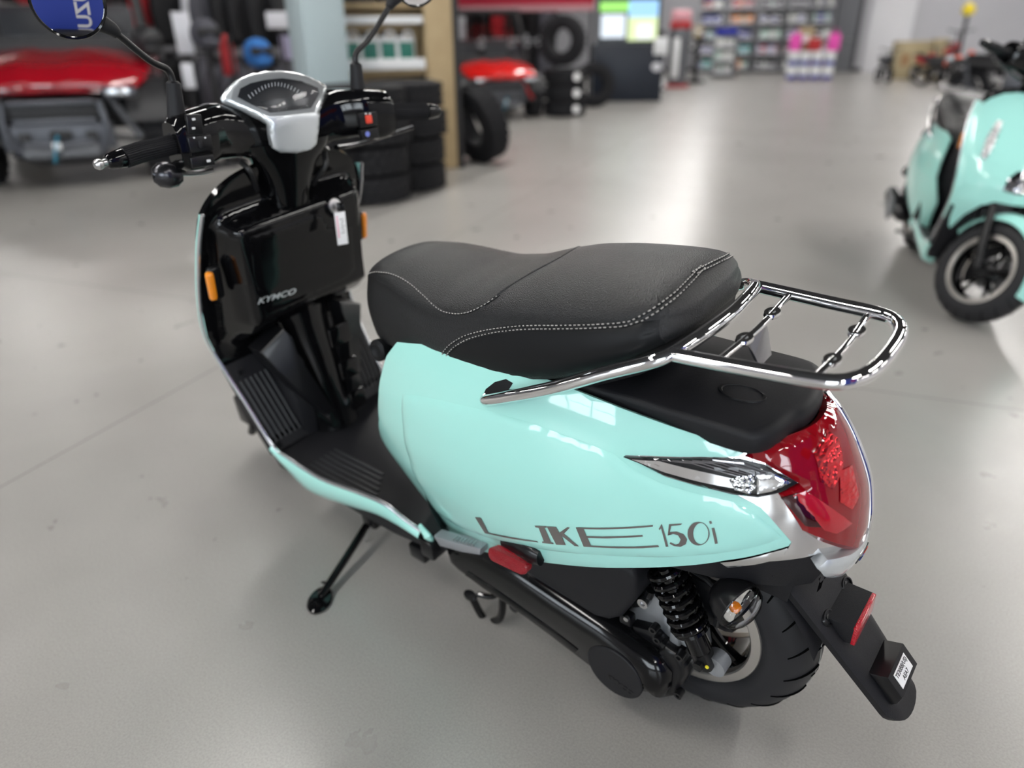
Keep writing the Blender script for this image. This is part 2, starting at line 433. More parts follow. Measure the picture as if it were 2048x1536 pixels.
inset = [(805, 790), (806, 850), (818, 915), (842, 975), (876, 1025), (925, 1057), (1000, 1082), (1100, 1101), (1200, 1110), (1300, 1114), (1400, 1110), (1480, 1100), (1540, 1085), (1562, 1074)]
inset_up = [(1540, 1052), (1505, 1022), (1465, 1003), (1395, 988), (1320, 966), (1262, 936), (1228, 908), (1160, 880), (1060, 845), (980, 822), (880, 800), (830, 790)]
patch(BODY, bpx(inset+inset_up), .03, .011, .0035, .0033, 0).out('panel_relief', 'mint', side, ang=50)

# lettering on the side panel
def zl(pts): return [(840+x/3.2, 980+y/3.2) for x, y in pts]
def ellipse(cx, cy, rx, ry, n=28, tilt=0.): return [(cx+rx*math.cos(a)*math.cos(tilt)-ry*math.sin(a)*math.sin(tilt), cy+rx*math.cos(a)*math.sin(tilt)+ry*math.sin(a)*math.cos(tilt)) for a in np.linspace(0, 2*math.pi, n, endpoint=False)]
letters = {
 'letter_l': [[(362, 163), (400, 167), (448, 262), (600, 292), (760, 316), (765, 324), (600, 301), (425, 266)]],
 'letter_i': [[(742, 217), (818, 221), (822, 230), (806, 231), (848, 323), (862, 326), (864, 335), (792, 327), (790, 318), (802, 318), (768, 231), (748, 228)]],
 'letter_k': [[(820, 222), (880, 226), (900, 262), (952, 226), (968, 229), (930, 268), (1026, 349), (998, 347), (915, 282), (942, 341), (880, 338)]],
 'letter_e': [[(1005, 228), (1496, 213), (1496, 224), (1056, 240), (1074, 283), (1430, 276), (1432, 287), (1080, 295), (1102, 343), (1530, 341), (1536, 353), (1055, 350)]],
 'digit_one': [[(1533, 238), (1552, 205), (1594, 350), (1578, 351), (1548, 234), (1540, 246)]],
 'digit_five': [[(1598, 208), (1682, 203), (1674, 213), (1612, 219), (1604, 258), (1645, 254), (1690, 270), (1714, 305), (1705, 335), (1672, 352), (1630, 347), (1602, 332), (1608, 322), (1640, 338), (1662, 330), (1672, 305), (1655, 278), (1625, 270), (1590, 280)]],
 'digit_zero': [ellipse(1786, 268, 70, 75), ellipse(1800, 268, 48, 67)],
 'letter_small_i': [[(1868, 232), (1886, 231), (1908, 330), (1890, 333)]],
 'letter_dot': [[(1852, 190), (1866, 187), (1872, 203), (1858, 207)]],
}
for nm, polys in letters.items():
    p = bpx(zl(polys[0])); hs = [[np.array(q) for q in bpx(zl(h))] for h in polys[1:]]
    patch(BODY, p, .012, .005, .0045, 0, 0, holes=hs).out('letter' if nm.startswith('letter') else 'digit', 'decal_grey', side, ang=None)

# black core behind the panels so nothing is hollow
core = MB(); rings = []
for z in np.linspace(.42, .66, 8):
    t = np.linspace(.25, 2.02, 18); p = hull(t, np.full_like(t, z)); q = p*np.array([1, .84, 1])
    rings.append([*q, *(q[::-1]*np.array([1, -1, 1]))])
core.loft(rings).out('body_frame', 'matte_black', K)

# ---- tail: chrome base, clear winker wing, red lens
tail_outer = [(1583, 1088), (1562, 1061), (1522, 1016), (1472, 990), (1400, 974), (1330, 954), (1278, 927), (1246, 910), (1300, 911), (1400, 912), (1486, 908)]
A_ = bpx(tail_outer); lo = bpx([(1570, 1112), (1640, 1108)])
def mirr(ab): return [(-a, b) for a, b in ab][::-1]
half = [(.0, .470), (.10, .462), lo[1], lo[0], *A_, (A_[-1][0]-.06, .662), (.30, .668), (.16, .670), (.0, .671)]
patch(BODY, half+mirr(half)[1:-1], .035, .012, -.002, 0, .02).out('tail_surround', 'chrome', K, label='chrome surround of the tail lamp')
low_strip = [(1440, 1131), (1540, 1111), (1585, 1098), (1640, 1102), (1640, 1112), (1540, 1128), (1455, 1141)]
patch(BODY, bpx(low_strip), .02, .008, -.004, .001, .01).out('chrome_lip', 'chrome', K)
wing = [(1249, 912), (1300, 914), (1400, 916), (1480, 918), (1530, 930), (1592, 963), (1560, 982), (1515, 992), (1465, 986), (1400, 969), (1330, 948), (1282, 925)]
w_in = patch(BODY, bpx(wing), .02, .008, .001, .001, .004).out('signal_housing', 'satin_black', K)
patch(BODY, bpx([(1262, 917), (1320, 921), (1420, 945), (1478, 958), (1470, 975), (1400, 962), (1330, 943), (1284, 925)]), .012, .005, .0035, 0, .003).out('reflector_strip', 'chrome', w_in)
for k in range(6):
    f = k/6; x0 = 1325+f*120
    patch(BODY, bpx([(x0, 917.5), (x0+60, 924), (x0+150, 949+k), (x0+150, 951.5+k), (x0+60, 926.5), (x0, 919.5)]), .01, .004, .004, 0, .002).out('fin', 'dark_chrome', w_in)
patch(BODY, bpx([(1458, 958), (1478, 950), (1510, 948), (1512, 970), (1500, 986), (1470, 978)]), .008, .004, .005, .001, .003).out('reflector_bowl', 'facet_silver', w_in)
patch(BODY, bpx([(1512, 948), (1545, 945), (1580, 963), (1545, 980), (1514, 986)]), .008, .004, .005, .001, .003).out('bulb_cover', 'chrome', w_in)
patch(BODY, bpx(wing), .02, .008, .009, .004, .006).out('signal_lens', 'clear_lens', w_in)
# the other side's wing
r_in = patch(BODY, bpx(wing), .03, .012, .001, .001, .004).xf(Matrix.Scale(-1, 4, (0, 1, 0))).out('signal_housing', 'dark_chrome', K)
patch(BODY, bpx(wing), .03, .012, .009, .004, .006).xf(Matrix.Scale(-1, 4, (0, 1, 0))).out('signal_lens', 'clear_lens', r_in)
lens_l = [(1489, 912), (1530, 926), (1598, 966), (1556, 986), (1575, 1015), (1603, 1058), (1635, 1078)]
B_ = bpx(lens_l)
half = [(.0, .492), (.08, .487), *B_[::-1], (B_[0][0]-.10, .668), (.28, .674), (.15, .676), (.0, .677)]
lens = patch(BODY, half+mirr(half)[1:-1], .03, .010, .010, .007, .012).out('tail_lamp', 'red_lens', K, label='red tail lamp lens')
patch(BODY, bpx([(1558, 990), (1590, 980), (1638, 1046), (1604, 1044)]), .02, .008, .0125, .001, .003).out('dark_window', 'red_dark', lens)
patch(BODY, bpx([(1580, 985), (1604, 976), (1618, 985), (1690, 1040), (1662, 1058), (1640, 1052)]), .02, .008, .013, .001, .003).out('light_bar', 'red_lens_bright', lens)
patch(BODY, bpx([(1618, 905), (1640, 862), (1662, 880), (1672, 930), (1655, 975), (1632, 960)]), .02, .008, .0115, 0, 0).out('bulb_reflector', 'red_facet', lens)
patch(BODY, bpx([(1665, 940), (1688, 930), (1702, 990), (1690, 1015), (1668, 1000)]), .02, .008, .0115, 0, 0).out('bulb_reflector', 'red_facet', lens)
edge_l = [(-.12, .488), (-.16, .515), (-.215, .56), (-.25, .61), (-.275, .65), (-.27, .680)]
P = [hull(np.array([t]), np.array([z]))[0]+BODY.normal(np.array([t]), np.array([z]))[0]*.010 for t, z in edge_l]
mb = MB(); mb.tube(P, [.005, .007, .0075, .007, .006, .004], 12, 6); mb.out('lens_trim', 'chrome', K)
# chrome centre plate and emblem under the lamp
plate = [(.0, .440), (.15, .447), (.28, .466), (.35, .488), (.30, .500), (.15, .494), (.0, .491)]
cp = patch(BODY, plate+mirr(plate)[1:-1], .03, .008, .014, .003, .02).out('tail_badge_plate', 'silver_paint', K)
patch(BODY, [(-.03, .458), (.03, .458), (.05, .480), (-.05, .480)], .02, .006, .0155, 0, .002).out('emblem', 'chrome', cp)
mat('emblem_blue', (.03, .08, .5), .3)
patch(BODY, [(-.005, .462), (.012, .462), (.03, .477), (.01, .477)], .02, .006, .017, 0, .001).out('emblem_stroke', 'emblem_blue', cp)
patch(BODY, [(-.03, .468), (-.02, .465), (-.03, .477), (-.045, .477)], .02, .006, .017, 0, .001).out('emblem_stroke', 'switch_red', cp)

# ---- matte tail cover on top
def cover_z(x, y): return .690+.020*np.clip((-.02-np.asarray(x))/.2, -.8, 1)*0+.012-.55*np.asarray(y)**2
cov = [(.24, .138)]+[tuple(S(u, v, 'z', .684)[:2]) for u, v in ((1130, 773), (1220, 797), (1320, 828), (1420, 859), (1478, 877), (1515, 882), (1555, 872), (1592, 850))]+[(-.200, .030), (-.203, 0)]
cov = [tuple(p) for p in catmull([(a, b) for a, b in cov], 4)]
ring_pl = cov+[(a, -b) for a, b in cov[::-1][1:]]
def cov_ring(k, dz): return [((x-.02)*k+.02, y*k, cover_z(x*k, y*k)+dz) for x, y in ring_pl]
mb = MB(); mb.loft([cov_ring(.985, -.034), cov_ring(1.0, -.024), cov_ring(1.0, -.009), cov_ring(.99, -.005), cov_ring(.965, -.0012), cov_ring(.93, 0), cov_ring(.6, 0), cov_ring(.25, 0)])
tc = mb.out('tail_cover', 'matte_black', K, ang=60, label='matte black top cover behind the seat')
mb = MB(); mb.lathe([(.036, -.004), (.034, .0012), (.030, .0012), (.026, -.003), (.001, -.004)], (-.11, .035, .7015), (0, 0, 1), 24, ell=(1, .6)).out('mount_recess', 'satin_black', tc)

# ---- seat: loft along x
seat_tab = np.array([  # x, top centre z, edge z, edge half width, bottom z, bottom half width
 (.668, .722, .712, .030, .660, .030), (.660, .748, .730, .060, .640, .062), (.635, .772, .745, .078, .632, .086), (.600, .785, .752, .092, .632, .104),
 (.540, .791, .748, .107, .636, .120), (.460, .789, .738, .124, .648, .134), (.390, .787, .736, .134, .660, .144), (.320, .798, .750, .140, .668, .148),
 (.260, .820, .768, .143, .674, .150), (.200, .838, .783, .144, .686, .150), (.130, .850, .795, .143, .708, .149), (.060, .856, .812, .138, .742, .144),
 (.010, .858, .824, .130, .768, .136), (-.015, .856, .829, .120, .784, .126), (-.032, .852, .829, .104, .792, .110), (-.044, .845, .825, .080, .797, .086), (-.051, .836, .818, .045, .801, .050)])
def seat_row(x):
    X = seat_tab[:, 0][::-1]; v = [np.interp(x, X, seat_tab[:, k][::-1]) for k in range(1, 6)]
    return v
def seat_fn(t, x):           # t: 0 = bottom centre left .. 1 = top centre .. 2 mirrored
    t = np.asarray(t, float); x = np.asarray(x, float); X = seat_tab[:, 0][::-1]
    def tab(k):
        acc = 0
        for o, w_ in ((-.016, .2), (-.008, .2), (0, .2), (.008, .2), (.016, .2)): acc = acc+w_*np.interp(np.clip(x+o*np.clip((.69-x)/.04, 0, 1)*np.clip((x+.055)/.03, 0, 1), -.051, .668), X, seat_tab[:, k][::-1])
        return acc
    zt, ze, we, zb, wb = [tab(k) for k in range(1, 6)]
    s = np.where(t > 1, -1., 1.); u = np.where(t > 1, 2-t, t)
    # side wall u 0..0.5 (bottom edge -> seam), top u .5..1 (seam -> centre)
    a = np.clip(u/.5, 0, 1); y1 = wb+(we-wb)*a+.010*np.sin(np.pi*a); z1 = zb+(ze-zb)*a
    b = np.clip((u-.5)/.5, 0, 1); c = b*math.pi/2
    y2 = we*np.cos(c)**.80; z2 = ze+(zt-ze)*np.sin(c)**.95
    y = np.where(u < .5, y1, y2); z = np.where(u < .5, z1, z2)
    return np.stack([x+0*t, s*y, z], -1)
SEAT = Surf(seat_fn, .02, 1.98, -.049, .662, 120, 120)
xs = np.concatenate([np.linspace(.668, .62, 9), np.linspace(.605, -.02, 56), np.linspace(-.026, -.051, 9)])
ts = np.concatenate([np.linspace(0, .5, 9), np.linspace(.52, 1.48, 44), np.linspace(1.5, 2, 9)])
mb = MB(); mb.loft([[tuple(p) for p in seat_fn(ts, np.full_like(ts, x))] for x in xs])
seat = mb.out('seat', 'leather', K, ang=70, label='black grained vinyl seat with pale stitching')
# smooth lower side skirt of the seat
SEAT.face(.25, .2, (0, 1, 0))
def spx(pts): return [SEAT.inv(*p) for p in pts]
def dashes(path_ab, off, sym=True, L_=.0048, gap=.0030, r=.0009):
    P = [seat_fn(np.array([a]), np.array([b]))[0]+SEAT.normal(np.array([a]), np.array([b]))[0]*off for a, b in path_ab]
    P = dens(P, .0012, False); mb = MB(); acc = [np.linalg.norm(P[i+1]-P[i]) for i in range(len(P)-1)]; d = 0; cur = []
    per = L_+gap
    for i, p in enumerate(P):
        if d % per < L_: cur.append(p)
        elif len(cur) > 1: mb.tube(cur, r, 5); cur = []
        else: cur = []
        if i < len(acc): d += acc[i]
    if sym: 
        b2 = mb.bm.copy(); bmesh.ops.scale(b2, vec=(1, -1, 1), verts=b2.verts); mb.merge(b2)
    return mb
seam_a = catmull(spx([(882, 716), (890, 700), (905, 686), (930, 672), (965, 662), (1010, 655), (1100, 651), (1200, 649), (1255, 643), (1300, 622), (1345, 590), (1378, 558), (1403, 532)]), 6)
seam_b = catmull(spx([(889, 718), (897, 706), (912, 692), (936, 679), (970, 669), (1012, 662), (1100, 658), (1202, 656), (1260, 650), (1306, 629), (1352, 596), (1385, 564), (1410, 537)]), 6)
seam_c = catmull(spx([(738, 549), (752, 545), (775, 547), (800, 556), (825, 572), (848, 592), (868, 611), (890, 624), (912, 628), (938, 625), (962, 615), (985, 601), (1000, 590)]), 6)
for q in (seam_a, seam_b, seam_c): dashes(q, .0021).out('stitching', 'thread', seat)
groove = MB()
for q in (seam_a, seam_b, seam_c):
    P = [seat_fn(np.array([a]), np.array([b]))[0] for a, b in q]; Q = [p*np.array([1, -1, 1]) for p in P]
    groove.tube(P, .0016, 6); groove.tube(Q, .0016, 6)
groove.out('seam_piping', 'vinyl', seat)
ridge = catmull([seat_fn(np.array([t]), np.array([x]))[0] for t, x in ((.62, .285), (.75, .262), (.9, .235), (1.0, .225), (1.1, .235), (1.25, .262), (1.38, .285))], 6)
mb = MB(); mb.tube(ridge, .0022, 8).out('seam_piping', 'leather', seat)
# smooth vinyl skirt panel along the side
sk = [(.03, x) for x in np.linspace(.385, -.03, 24)]
top_e = [(a-.012, b) for a, b in seam_b if b < .39]
poly = sk[::-1]+[(min(a, .49), b) for a, b in top_e]
for m_ in (False, True):
    p_ = patch(SEAT, poly, .03, .012, .0012, .0012, 0)
    if m_: p_.xf(Matrix.Scale(-1, 4, (0, 1, 0)))
    p_.out('side_skirt', 'vinyl', seat)
# seat pan and latch box below
mb = MB(); pan = [(x, w_-.012) for x, w_ in zip(seat_tab[1:-1, 0], seat_tab[1:-1, 5])]; rg = []
for dz, k in ((-.035, .9), (.006, 1.0)):
    rg.append([(x, w_*k, np.interp(x, seat_tab[:, 0][::-1], seat_tab[:, 4][::-1])+dz) for x, w_ in pan]+[(x, -w_*k, np.interp(x, seat_tab[:, 0][::-1], seat_tab[:, 4][::-1])+dz) for x, w_ in pan[::-1]])
mb.loft(rg).out('seat_pan', 'matte_black', seat)
mb = MB(); mb.lathe([(.022, 0), (.022, .03), (.014, .034), (.008, .03)], tuple(S(778, 694, 'y', .095)), (0, 1, .2), 20).out('hinge_cover', 'vinyl', K)

patch(BODY, bpx([(966, 792), (972, 778), (990, 764), (1012, 758), (1026, 766), (1016, 782), (990, 797), (972, 800)]), .01, .006, .0006, 0, .003).out('rail_pocket_shade', 'satin_black', K)  # flush black patch: shade of the rail's mounting recess put in as colour
# ---- chrome grab rail and rack
rail = [(.268, .160, .634), (.256, .173, .642), (.20, .177, .670), (.12, .173, .708), (.04, .161, .750), (-.02, .146, .777), (-.045, .130, .788), (-.060, .100, .797), (-.070, .05, .803), (-.073, 0, .804)]
rail = rail+[(x, -y, z) for x, y, z in rail[::-1][1:]]
mb = MB(); mb.tube(rail, .0103, 20, 6).out('grab_rail', 'chrome', K, label='chrome tubular grab rail')
for s_ in (1, -1): mb = MB(); mb.lathe([(.0001, -.004), (.0095, -.003), (.0103, 0), (.0103, .01)], (.262, .168*s_, .638), (-.5, .2*s_, .45), 16); mb.out('rail_end', 'chrome', K)
rack = [(-.050, .126, .789), (-.10, .121, .790), (-.17, .113, .792), (-.225, .106, .794), (-.252, .096, .795), (-.268, .075, .796), (-.276, .045, .797), (-.278, 0, .797)]
rack = rack+[(x, -y, z) for x, y, z in rack[::-1][1:]]
mb = MB(); mb.tube(rack, .0100, 20, 6); rk = mb.out('rack_frame', 'chrome', K, label='chrome luggage rack hoop')
for x, w_ in ((-.108, .116), (-.222, .103)):
    mb = MB(); z = .791
    ys = [w_, .062, .058, .03, .026, -.026, -.03, -.058, -.062, -w_]
    mb.tube([(x, w_, z), (x-.004, 0, z-.002), (x, -w_, z)], .0052, 12, 8)
    for yy in (.045, -.045):
        mb.lathe([(.0045, -.003), (.0105, -.0035), (.0115, 0), (.0105, .0035), (.0045, .003), (.0045, -.003)], (x-.003, yy, z), (0, 0, 1), 20, cap=False, ell=(1, 1.45))
    cb = mb.out('crossbar', 'chrome', rk)
    mb = MB()
    for yy in (.045, -.045): mb.lathe([(.0001, -.0035), (.0046, -.0035), (.0046, .0032), (.0001, .0032)], (x-.003, yy, z), (0, 0, 1), 14)
    mb.out('bolt_hole', 'silver_grey', cb)
mb = MB(); mb.prism([(-.03, 0), (.03, 0), (.028, -.02), (.02, -.05), (-.02, -.05), (-.028, -.02)], (0, 1, 0), (.35, 0, .94), (-.94, 0, .35), .004, .001, 2, (-.105, 0, .786)).out('stay_plate', 'dark_chrome', rk)
for s_ in (1, -1):
    mb = MB(); mb.tube([(.245, .150*s_, .652), (.225, .140*s_, .672), (.20, .125*s_, .69)], .008, 10, 4); mb.out('rail_bracket', 'satin_black', K)
# ---- wheels (built round the y axis at the origin, then placed)
def wheel_parts(Rt, wt, Rr, parent, M, tread=True):
    """Rt tyre radius, wt half width, Rr rim edge radius; M places it (4x4)."""
    def put(mb, nm, m, par=parent, **kw):
        mb.xf(M); return mb.out(nm, m, par, **kw)
    n = 72; prof = []
    for k in range(25):                       # rounded tyre section
        b = -math.pi/2*1.12+math.pi*1.12*k/24
        prof.append((Rt-.056+.056*math.cos(b) if abs(b) < 1.57 else Rt-.056-.05*(abs(b)-1.57)*1.6, wt*math.sin(b)))
    prof = [(Rr-.004, -wt*.80)]+prof+[(Rr-.004, wt*.80)]
    mb = MB(); rings = [[(r*math.cos(2*math.pi*j/n), y, r*math.sin(2*math.pi*j/n)) for j in range(n)] for r, y in prof]
    mb.loft(rings, True, False); ty = put(mb, 'tyre', 'tyre_rubber', ang=50)
    if tread:                                  # curved tread sipes laid over the crown, and the mould line
        mb = MB(); c = .056
        def crown(ang, b, lift): 
            rr = Rt-.056+(.056+lift)*math.cos(b); return np.array([rr*math.cos(ang), (wt+lift)*math.sin(b), rr*math.sin(ang)])
        for k in range(22):
            a0 = 2*math.pi*k/22
            for s_ in (1, -1):
                P = [crown(a0+s_*.0+.10*(1-math.cos(1.5*f))+.07*s_, s_*(.12+1.05*f), -.0004) for f in np.linspace(0, 1, 8)]
                mb.tube(P, [.0032, .0036, .0030, .0018], 6, flat=(1, .5))
            P = [crown(a0+.17+.03*f, (.30-.5*f), -.0004) for f in np.linspace(0, 1, 4)]
            mb.tube(P, .0024, 5, flat=(1, .5))
        mb.xf(M); mb.out('tread_groove', MATS['groove'], ty, kind='stuff')
        mb = MB(); mb.tube([crown(a, .10, .0003) for a in np.linspace(0, 2*math.pi, 60, endpoint=False)], .0011, 4, closed=True); put(mb, 'mould_line', MATS['mould'], ty)
    rim = MB(); m_ = 64
    def ringloft(prof): rim.loft([[(r*math.cos(2*math.pi*j/m_), y, r*math.sin(2*math.pi*j/m_)) for j in range(m_)] for r, y in prof], True, False)
    w_ = wt*.86
    ringloft([(Rr-.020, -w_+.016), (Rr-.019, -w_+.006), (Rr-.030, 0), (Rr-.019, w_-.006), (Rr-.020, w_-.016)])
    rm = put(rim, 'rim', 'gloss_black')
    for s_ in (1, -1):
        mb = MB(); mb.loft([[(r*math.cos(2*math.pi*j/m_), s_*y, r*math.sin(2*math.pi*j/m_)) for j in range(m_)] for r, y in ((Rr-.021, w_-.012), (Rr-.0205, w_+.001), (Rr-.018, w_+.003), (Rr-.003, w_+.001), (Rr, w_-.003), (Rr, w_-.012))], True, False)
        put(mb, 'rim_lip', 'rim_silver')
    for k in range(5):
        a0 = 2*math.pi*k/5+.3
        for da in (-.16, .16):
            mb = MB(); mb.tube([(.026*math.cos(a0+da*.4), .012, .026*math.sin(a0+da*.4)), ((Rr-.06)*math.cos(a0+da*.8), .018, (Rr-.06)*math.sin(a0+da*.8)), ((Rr-.018)*math.cos(a0+da*1.3), .02, (Rr-.018)*math.sin(a0+da*1.3))], [.012, .009, .011], 8, 4, flat=(1, .8)); put(mb, 'spoke', 'gloss_black')
    mb = MB(); mb.lathe([(.012, -.05), (.032, -.045), (.036, -.02), (.036, .02), (.030, .045), (.012, .05)], (0, 0, 0), (0, 1, 0), 24); put(mb, 'hub', 'satin_black')
    return ty
mat('groove', (.0015, .0015, .0015), .9, spec=.05); mat('mould', (.34, .33, .31), .7)
RWX, RWR = -.040, .228
wheel_parts(RWR, .064, .151, K, Matrix.Translation((RWX, 0, RWR)))

# ---- licence plate carrier: a sloping channel from under the tail
PT = np.array([-.205, 0, .440]); PB = np.array([-.392, 0, .226]); PD = (PB-PT)/np.linalg.norm(PB-PT); PN = np.array([PD[2], 0, -PD[0]])
if PN[0] > 0: PN = -PN
def pl(u, v):
    q = onplane(u, v, PT, PN)-PT; return (q[1], q @ PD)
PLEN = np.linalg.norm(PB-PT)
hw_t, hw_b = .076, .050
outl = [(hw_t, -.03)]+[(hw_b*math.cos(a), PLEN-.008+.036*math.sin(a)) for a in np.linspace(0, math.pi, 15)]+[(-hw_t, -.03)]
class PlateS:
    sign = 1
    def fn(s, a, b):
        a = np.asarray(a, float); b = np.asarray(b, float); w_ = hw_t+(hw_b-hw_t)*np.clip(b/PLEN, 0, 1)
        q = np.clip(np.abs(a)/w_, 0, 1); return PT+np.stack([0*a, a, 0*a], -1)+b[..., None]*PD-PN*(.009*np.clip((q-.62)/.38, 0, 1)**2)[..., None]
    def normal(s, a, b): return np.tile(PN, (len(np.asarray(a)), 1))
slot = [[pl(*p) for p in q] for q in ([(1633, 1185), (1640, 1159), (1645, 1145), (1650, 1150), (1642, 1176), (1636, 1183)],)]
slot += [[(-a, b) for a, b in slot[0]][::-1]]
slot = [[np.array(p) for p in s] for s in slot]
fend = patch(PlateS(), outl, .010, .010, 0, 0, .010, holes=slot).out('plate_carrier', 'matte_black', K, ang=40, label='black licence plate carrier under the tail')
for s_ in (1, -1):    # upper side cheeks joining the tail
    mb = MB(); mb.raw([(-.14, .082*s_, .462), (-.235, .07*s_, .470), PT+np.array([0, .074*s_, 0])+PD*.05-PN*.02, (-.10, .085*s_, .40)], [(0, 1, 2, 3)]); mb.out('fender_cheek', 'matte_black', K)
mb = MB(); rg = []
for a in np.linspace(math.radians(20), math.radians(165), 16):
    r = RWR+.022; rg.append([(RWX+r*math.cos(math.pi-a), y, RWR+r*math.sin(math.pi-a)) for y in (-.075, -.06, 0, .06, .075)])
MB().loft([[(p[0], p[1], p[2]-(abs(p[1])/.075)**3*.02) for p in r] for r in rg], False, False).out('inner_fender', 'matte_black', K)
for sg in (1, -1):
    a, b = pl(1656, 1237); a = min(a, .040)*sg; o_ = PT+np.array([0, a, 0])+PD*b
    mb = MB(); mb.lathe([(.016, -.001), (.015, .002), (.0125, .002), (.012, -.004), (.0005, -.004)], o_, PN, 24, ell=(.72, 1)); g_ = mb.out('grommet', 'satin_black', fend)
    mb = MB(); mb.lathe([(.006, -.004), (.006, .001), (.0001, .002)], o_, PN, 6); mb.out('bolt', 'satin_black', g_)
for (u, v) in ((1546, 1148),):
    a, b = pl(u, v)
    for s_ in (1, -1):
        mb = MB(); mb.lathe([(.0042, -.02), (.0042, .0015), (.0001, .002)], PT+np.array([0, s_*a, 0])+PD*b, PN, 10); mb.out('bolt', 'dark_chrome', fend)
# red rectangular reflector on its wedge
c0 = [pl(*p) for p in ((1712, 1262), (1772, 1160))]
mid = pl(1738, 1225)
by = .043; b0 = pl(1712, 1222)[1]-.026
mb = MB(); mb.prism([(0, 0), (.030, .034), (.054, .010), (.050, 0)], PD, PN, (0, 1, 0), by*2, .003, 2, PT+np.array([0, -by, 0])+PD*(b0-.016)-PN*.002)
wedge = mb.out('reflector_bracket', 'matte_black', fend)
rc_ = PT+PD*(b0-.016+.0425)+PN*.0205; up_r = -PD*.75+PN*.66
mb = MB(); mb.box((0, 0, 0), (by*2.0, .036, .007), bev=.002).xf(frame(rc_, (0, 1, 0), up_r)); mb.out('reflector', 'red_reflector', fend, label='red rectangular rear reflector')
# plate lamp block with its sticker
lb0 = pl(1765, 1345)[1]+.014
mb = MB(); mb.prism([(0, 0), (.060, 0), (.058, .012), (.048, .026), (.010, .026)], PD, PN, (0, 1, 0), .076, .004, 2, PT+np.array([0, -.038, 0])+PD*(lb0-.036)); lamp = mb.out('plate_lamp', 'satin_black', fend, label='black number plate lamp housing with white sticker')
st_o = PT+PD*(lb0-.036+.029)+PN*.0265
mb = MB(); fr = frame(st_o, (0, -1, 0), -PD); mb.box((0, 0, 0), (.050, .025, .0006)).xf(fr); stk = mb.out('sticker', 'white_label', lamp)
for txt, dy in (('TE30BB(US)', .006), ('AEA7', -.006)):
    me = textmesh(txt, .0105, .0002); me.transform(frame(st_o+PN*.0006, (0, -1, 0), -PD) @ Matrix.Translation((0, dy, 0)) @ Matrix.Diagonal((.85, 1, 1, 1))); link('sticker_text', me, MATS['ink'], lamp, None)

mat('bowl_silver', (.80, .81, .82), .16, metal=.45, bump=(240, .8, 'v'))
# ---- rear winkers
for s_ in (1, -1):
    o_ = np.array([-.170, .128*s_, .398]); ax = np.array([-.93, .30*s_, -.10]); ax /= np.linalg.norm(ax)
    mb = MB(); mb.tube([(-.115, .055*s_, .425), (-.135, .09*s_, .415), tuple(o_-ax*.012)], [.014, .013, .016], 14, 5); mb.out('winker_stalk', 'satin_black', K)
    mb = MB(); mb.lathe([(.0001, -.046), (.014, -.043), (.026, -.032), (.034, -.014), (.0365, .002), (.035, .004)], o_, ax, 32, cap=False, ell=(.92, 1.08), xref=(0, .5*s_, 1)); wk = mb.out('winker', 'satin_black', K, label='rear turn signal with clear lens')
    mb = MB(); mb.lathe([(.034, .001), (.028, -.006), (.016, -.016), (.004, -.018)], o_, ax, 28, cap=False, ell=(.92, 1.08), xref=(0, .5*s_, 1)); mb.out('reflector_bowl', 'bowl_silver', wk)
    mb = MB(); mb.lathe([(.0001, .008), (.007, .006), (.0095, -.002), (.0095, -.014)], o_+np.array([0, .010*s_, .004]), ax, 16); mb.out('bulb', 'amber_bulb', wk)
    mb = MB(); mb.lathe([(.0358, .002), (.036, .006), (.032, .016), (.021, .024), (.008, .028), (.0001, .0285)], o_, ax, 32, ell=(.92, 1.08), xref=(0, .5*s_, 1)); mb.out('winker_lens', 'clear_lens', wk)

# ---- shock absorbers
for s_ in (1, -1):
    T = S(1325, 1120, 'y', .115)*np.array([1, s_, 1]); Bm = S(1408, 1316, 'y', .115)*np.array([1, s_, 1])
    d = Bm-T; Ls = np.linalg.norm(d); d /= Ls
    mb = MB(); mb.lathe([(.013, -.02), (.013, Ls*.62), (.019, Ls*.62), (.020, Ls*.90), (.016, Ls*.93), (.0001, Ls*.93)], T, d, 20); sh = mb.out('shock_absorber', 'gloss_black', K, label='black coil-over shock absorber')
    x = np.cross(d, (0, 1, 0)); x /= np.linalg.norm(x); y = np.cross(d, x); hp = []
    for k in range(7*16+1):
        a = 2*math.pi*k/16; f = k/(7*16); hp.append(T+d*(Ls*.02+Ls*.64*f)+.0285*(math.cos(a)*x+math.sin(a)*y))
    mb = MB(); mb.tube(hp, .0054, 8); mb.out('spring', 'gloss_black', sh)
    mb = MB(); mb.lathe([(.030, Ls*.66), (.031, Ls*.69), (.022, Ls*.71)], T, d, 20); mb.out('spring_seat', 'gloss_black', sh)
    mb = MB(); mb.box((0, 0, 0), (.030, .030, .048), bev=.006).xf(frame(T+d*Ls*.97, x, (0, 1, 0))); mb.out('clevis', 'satin_black', sh)
    mb = MB(); mb.lathe([(.0001, -.022*s_), (.020, -.022*s_), (.020, .004*s_), (.0001, .004*s_)], Bm+d*.012+np.array([-.012, -.004*s_, 0]), (0, 1, 0), 24); mb.out('lower_eye', 'aluminium', sh)
    mb = MB(); mb.lathe([(.009, 0), (.009, .008), (.0001, .009)], Bm+np.array([0, .016*s_, 0]), (0, s_, 0), 6); bo = mb.out('bolt', 'satin_black', sh)
    mb = MB(); mb.lathe([(.0035, 0), (.003, .002), (.0001, .0025)], Bm+np.array([-.014, .017*s_, .006]), (0, s_, 0), 8); mb.out('paint_mark', 'yellow_paint', sh)

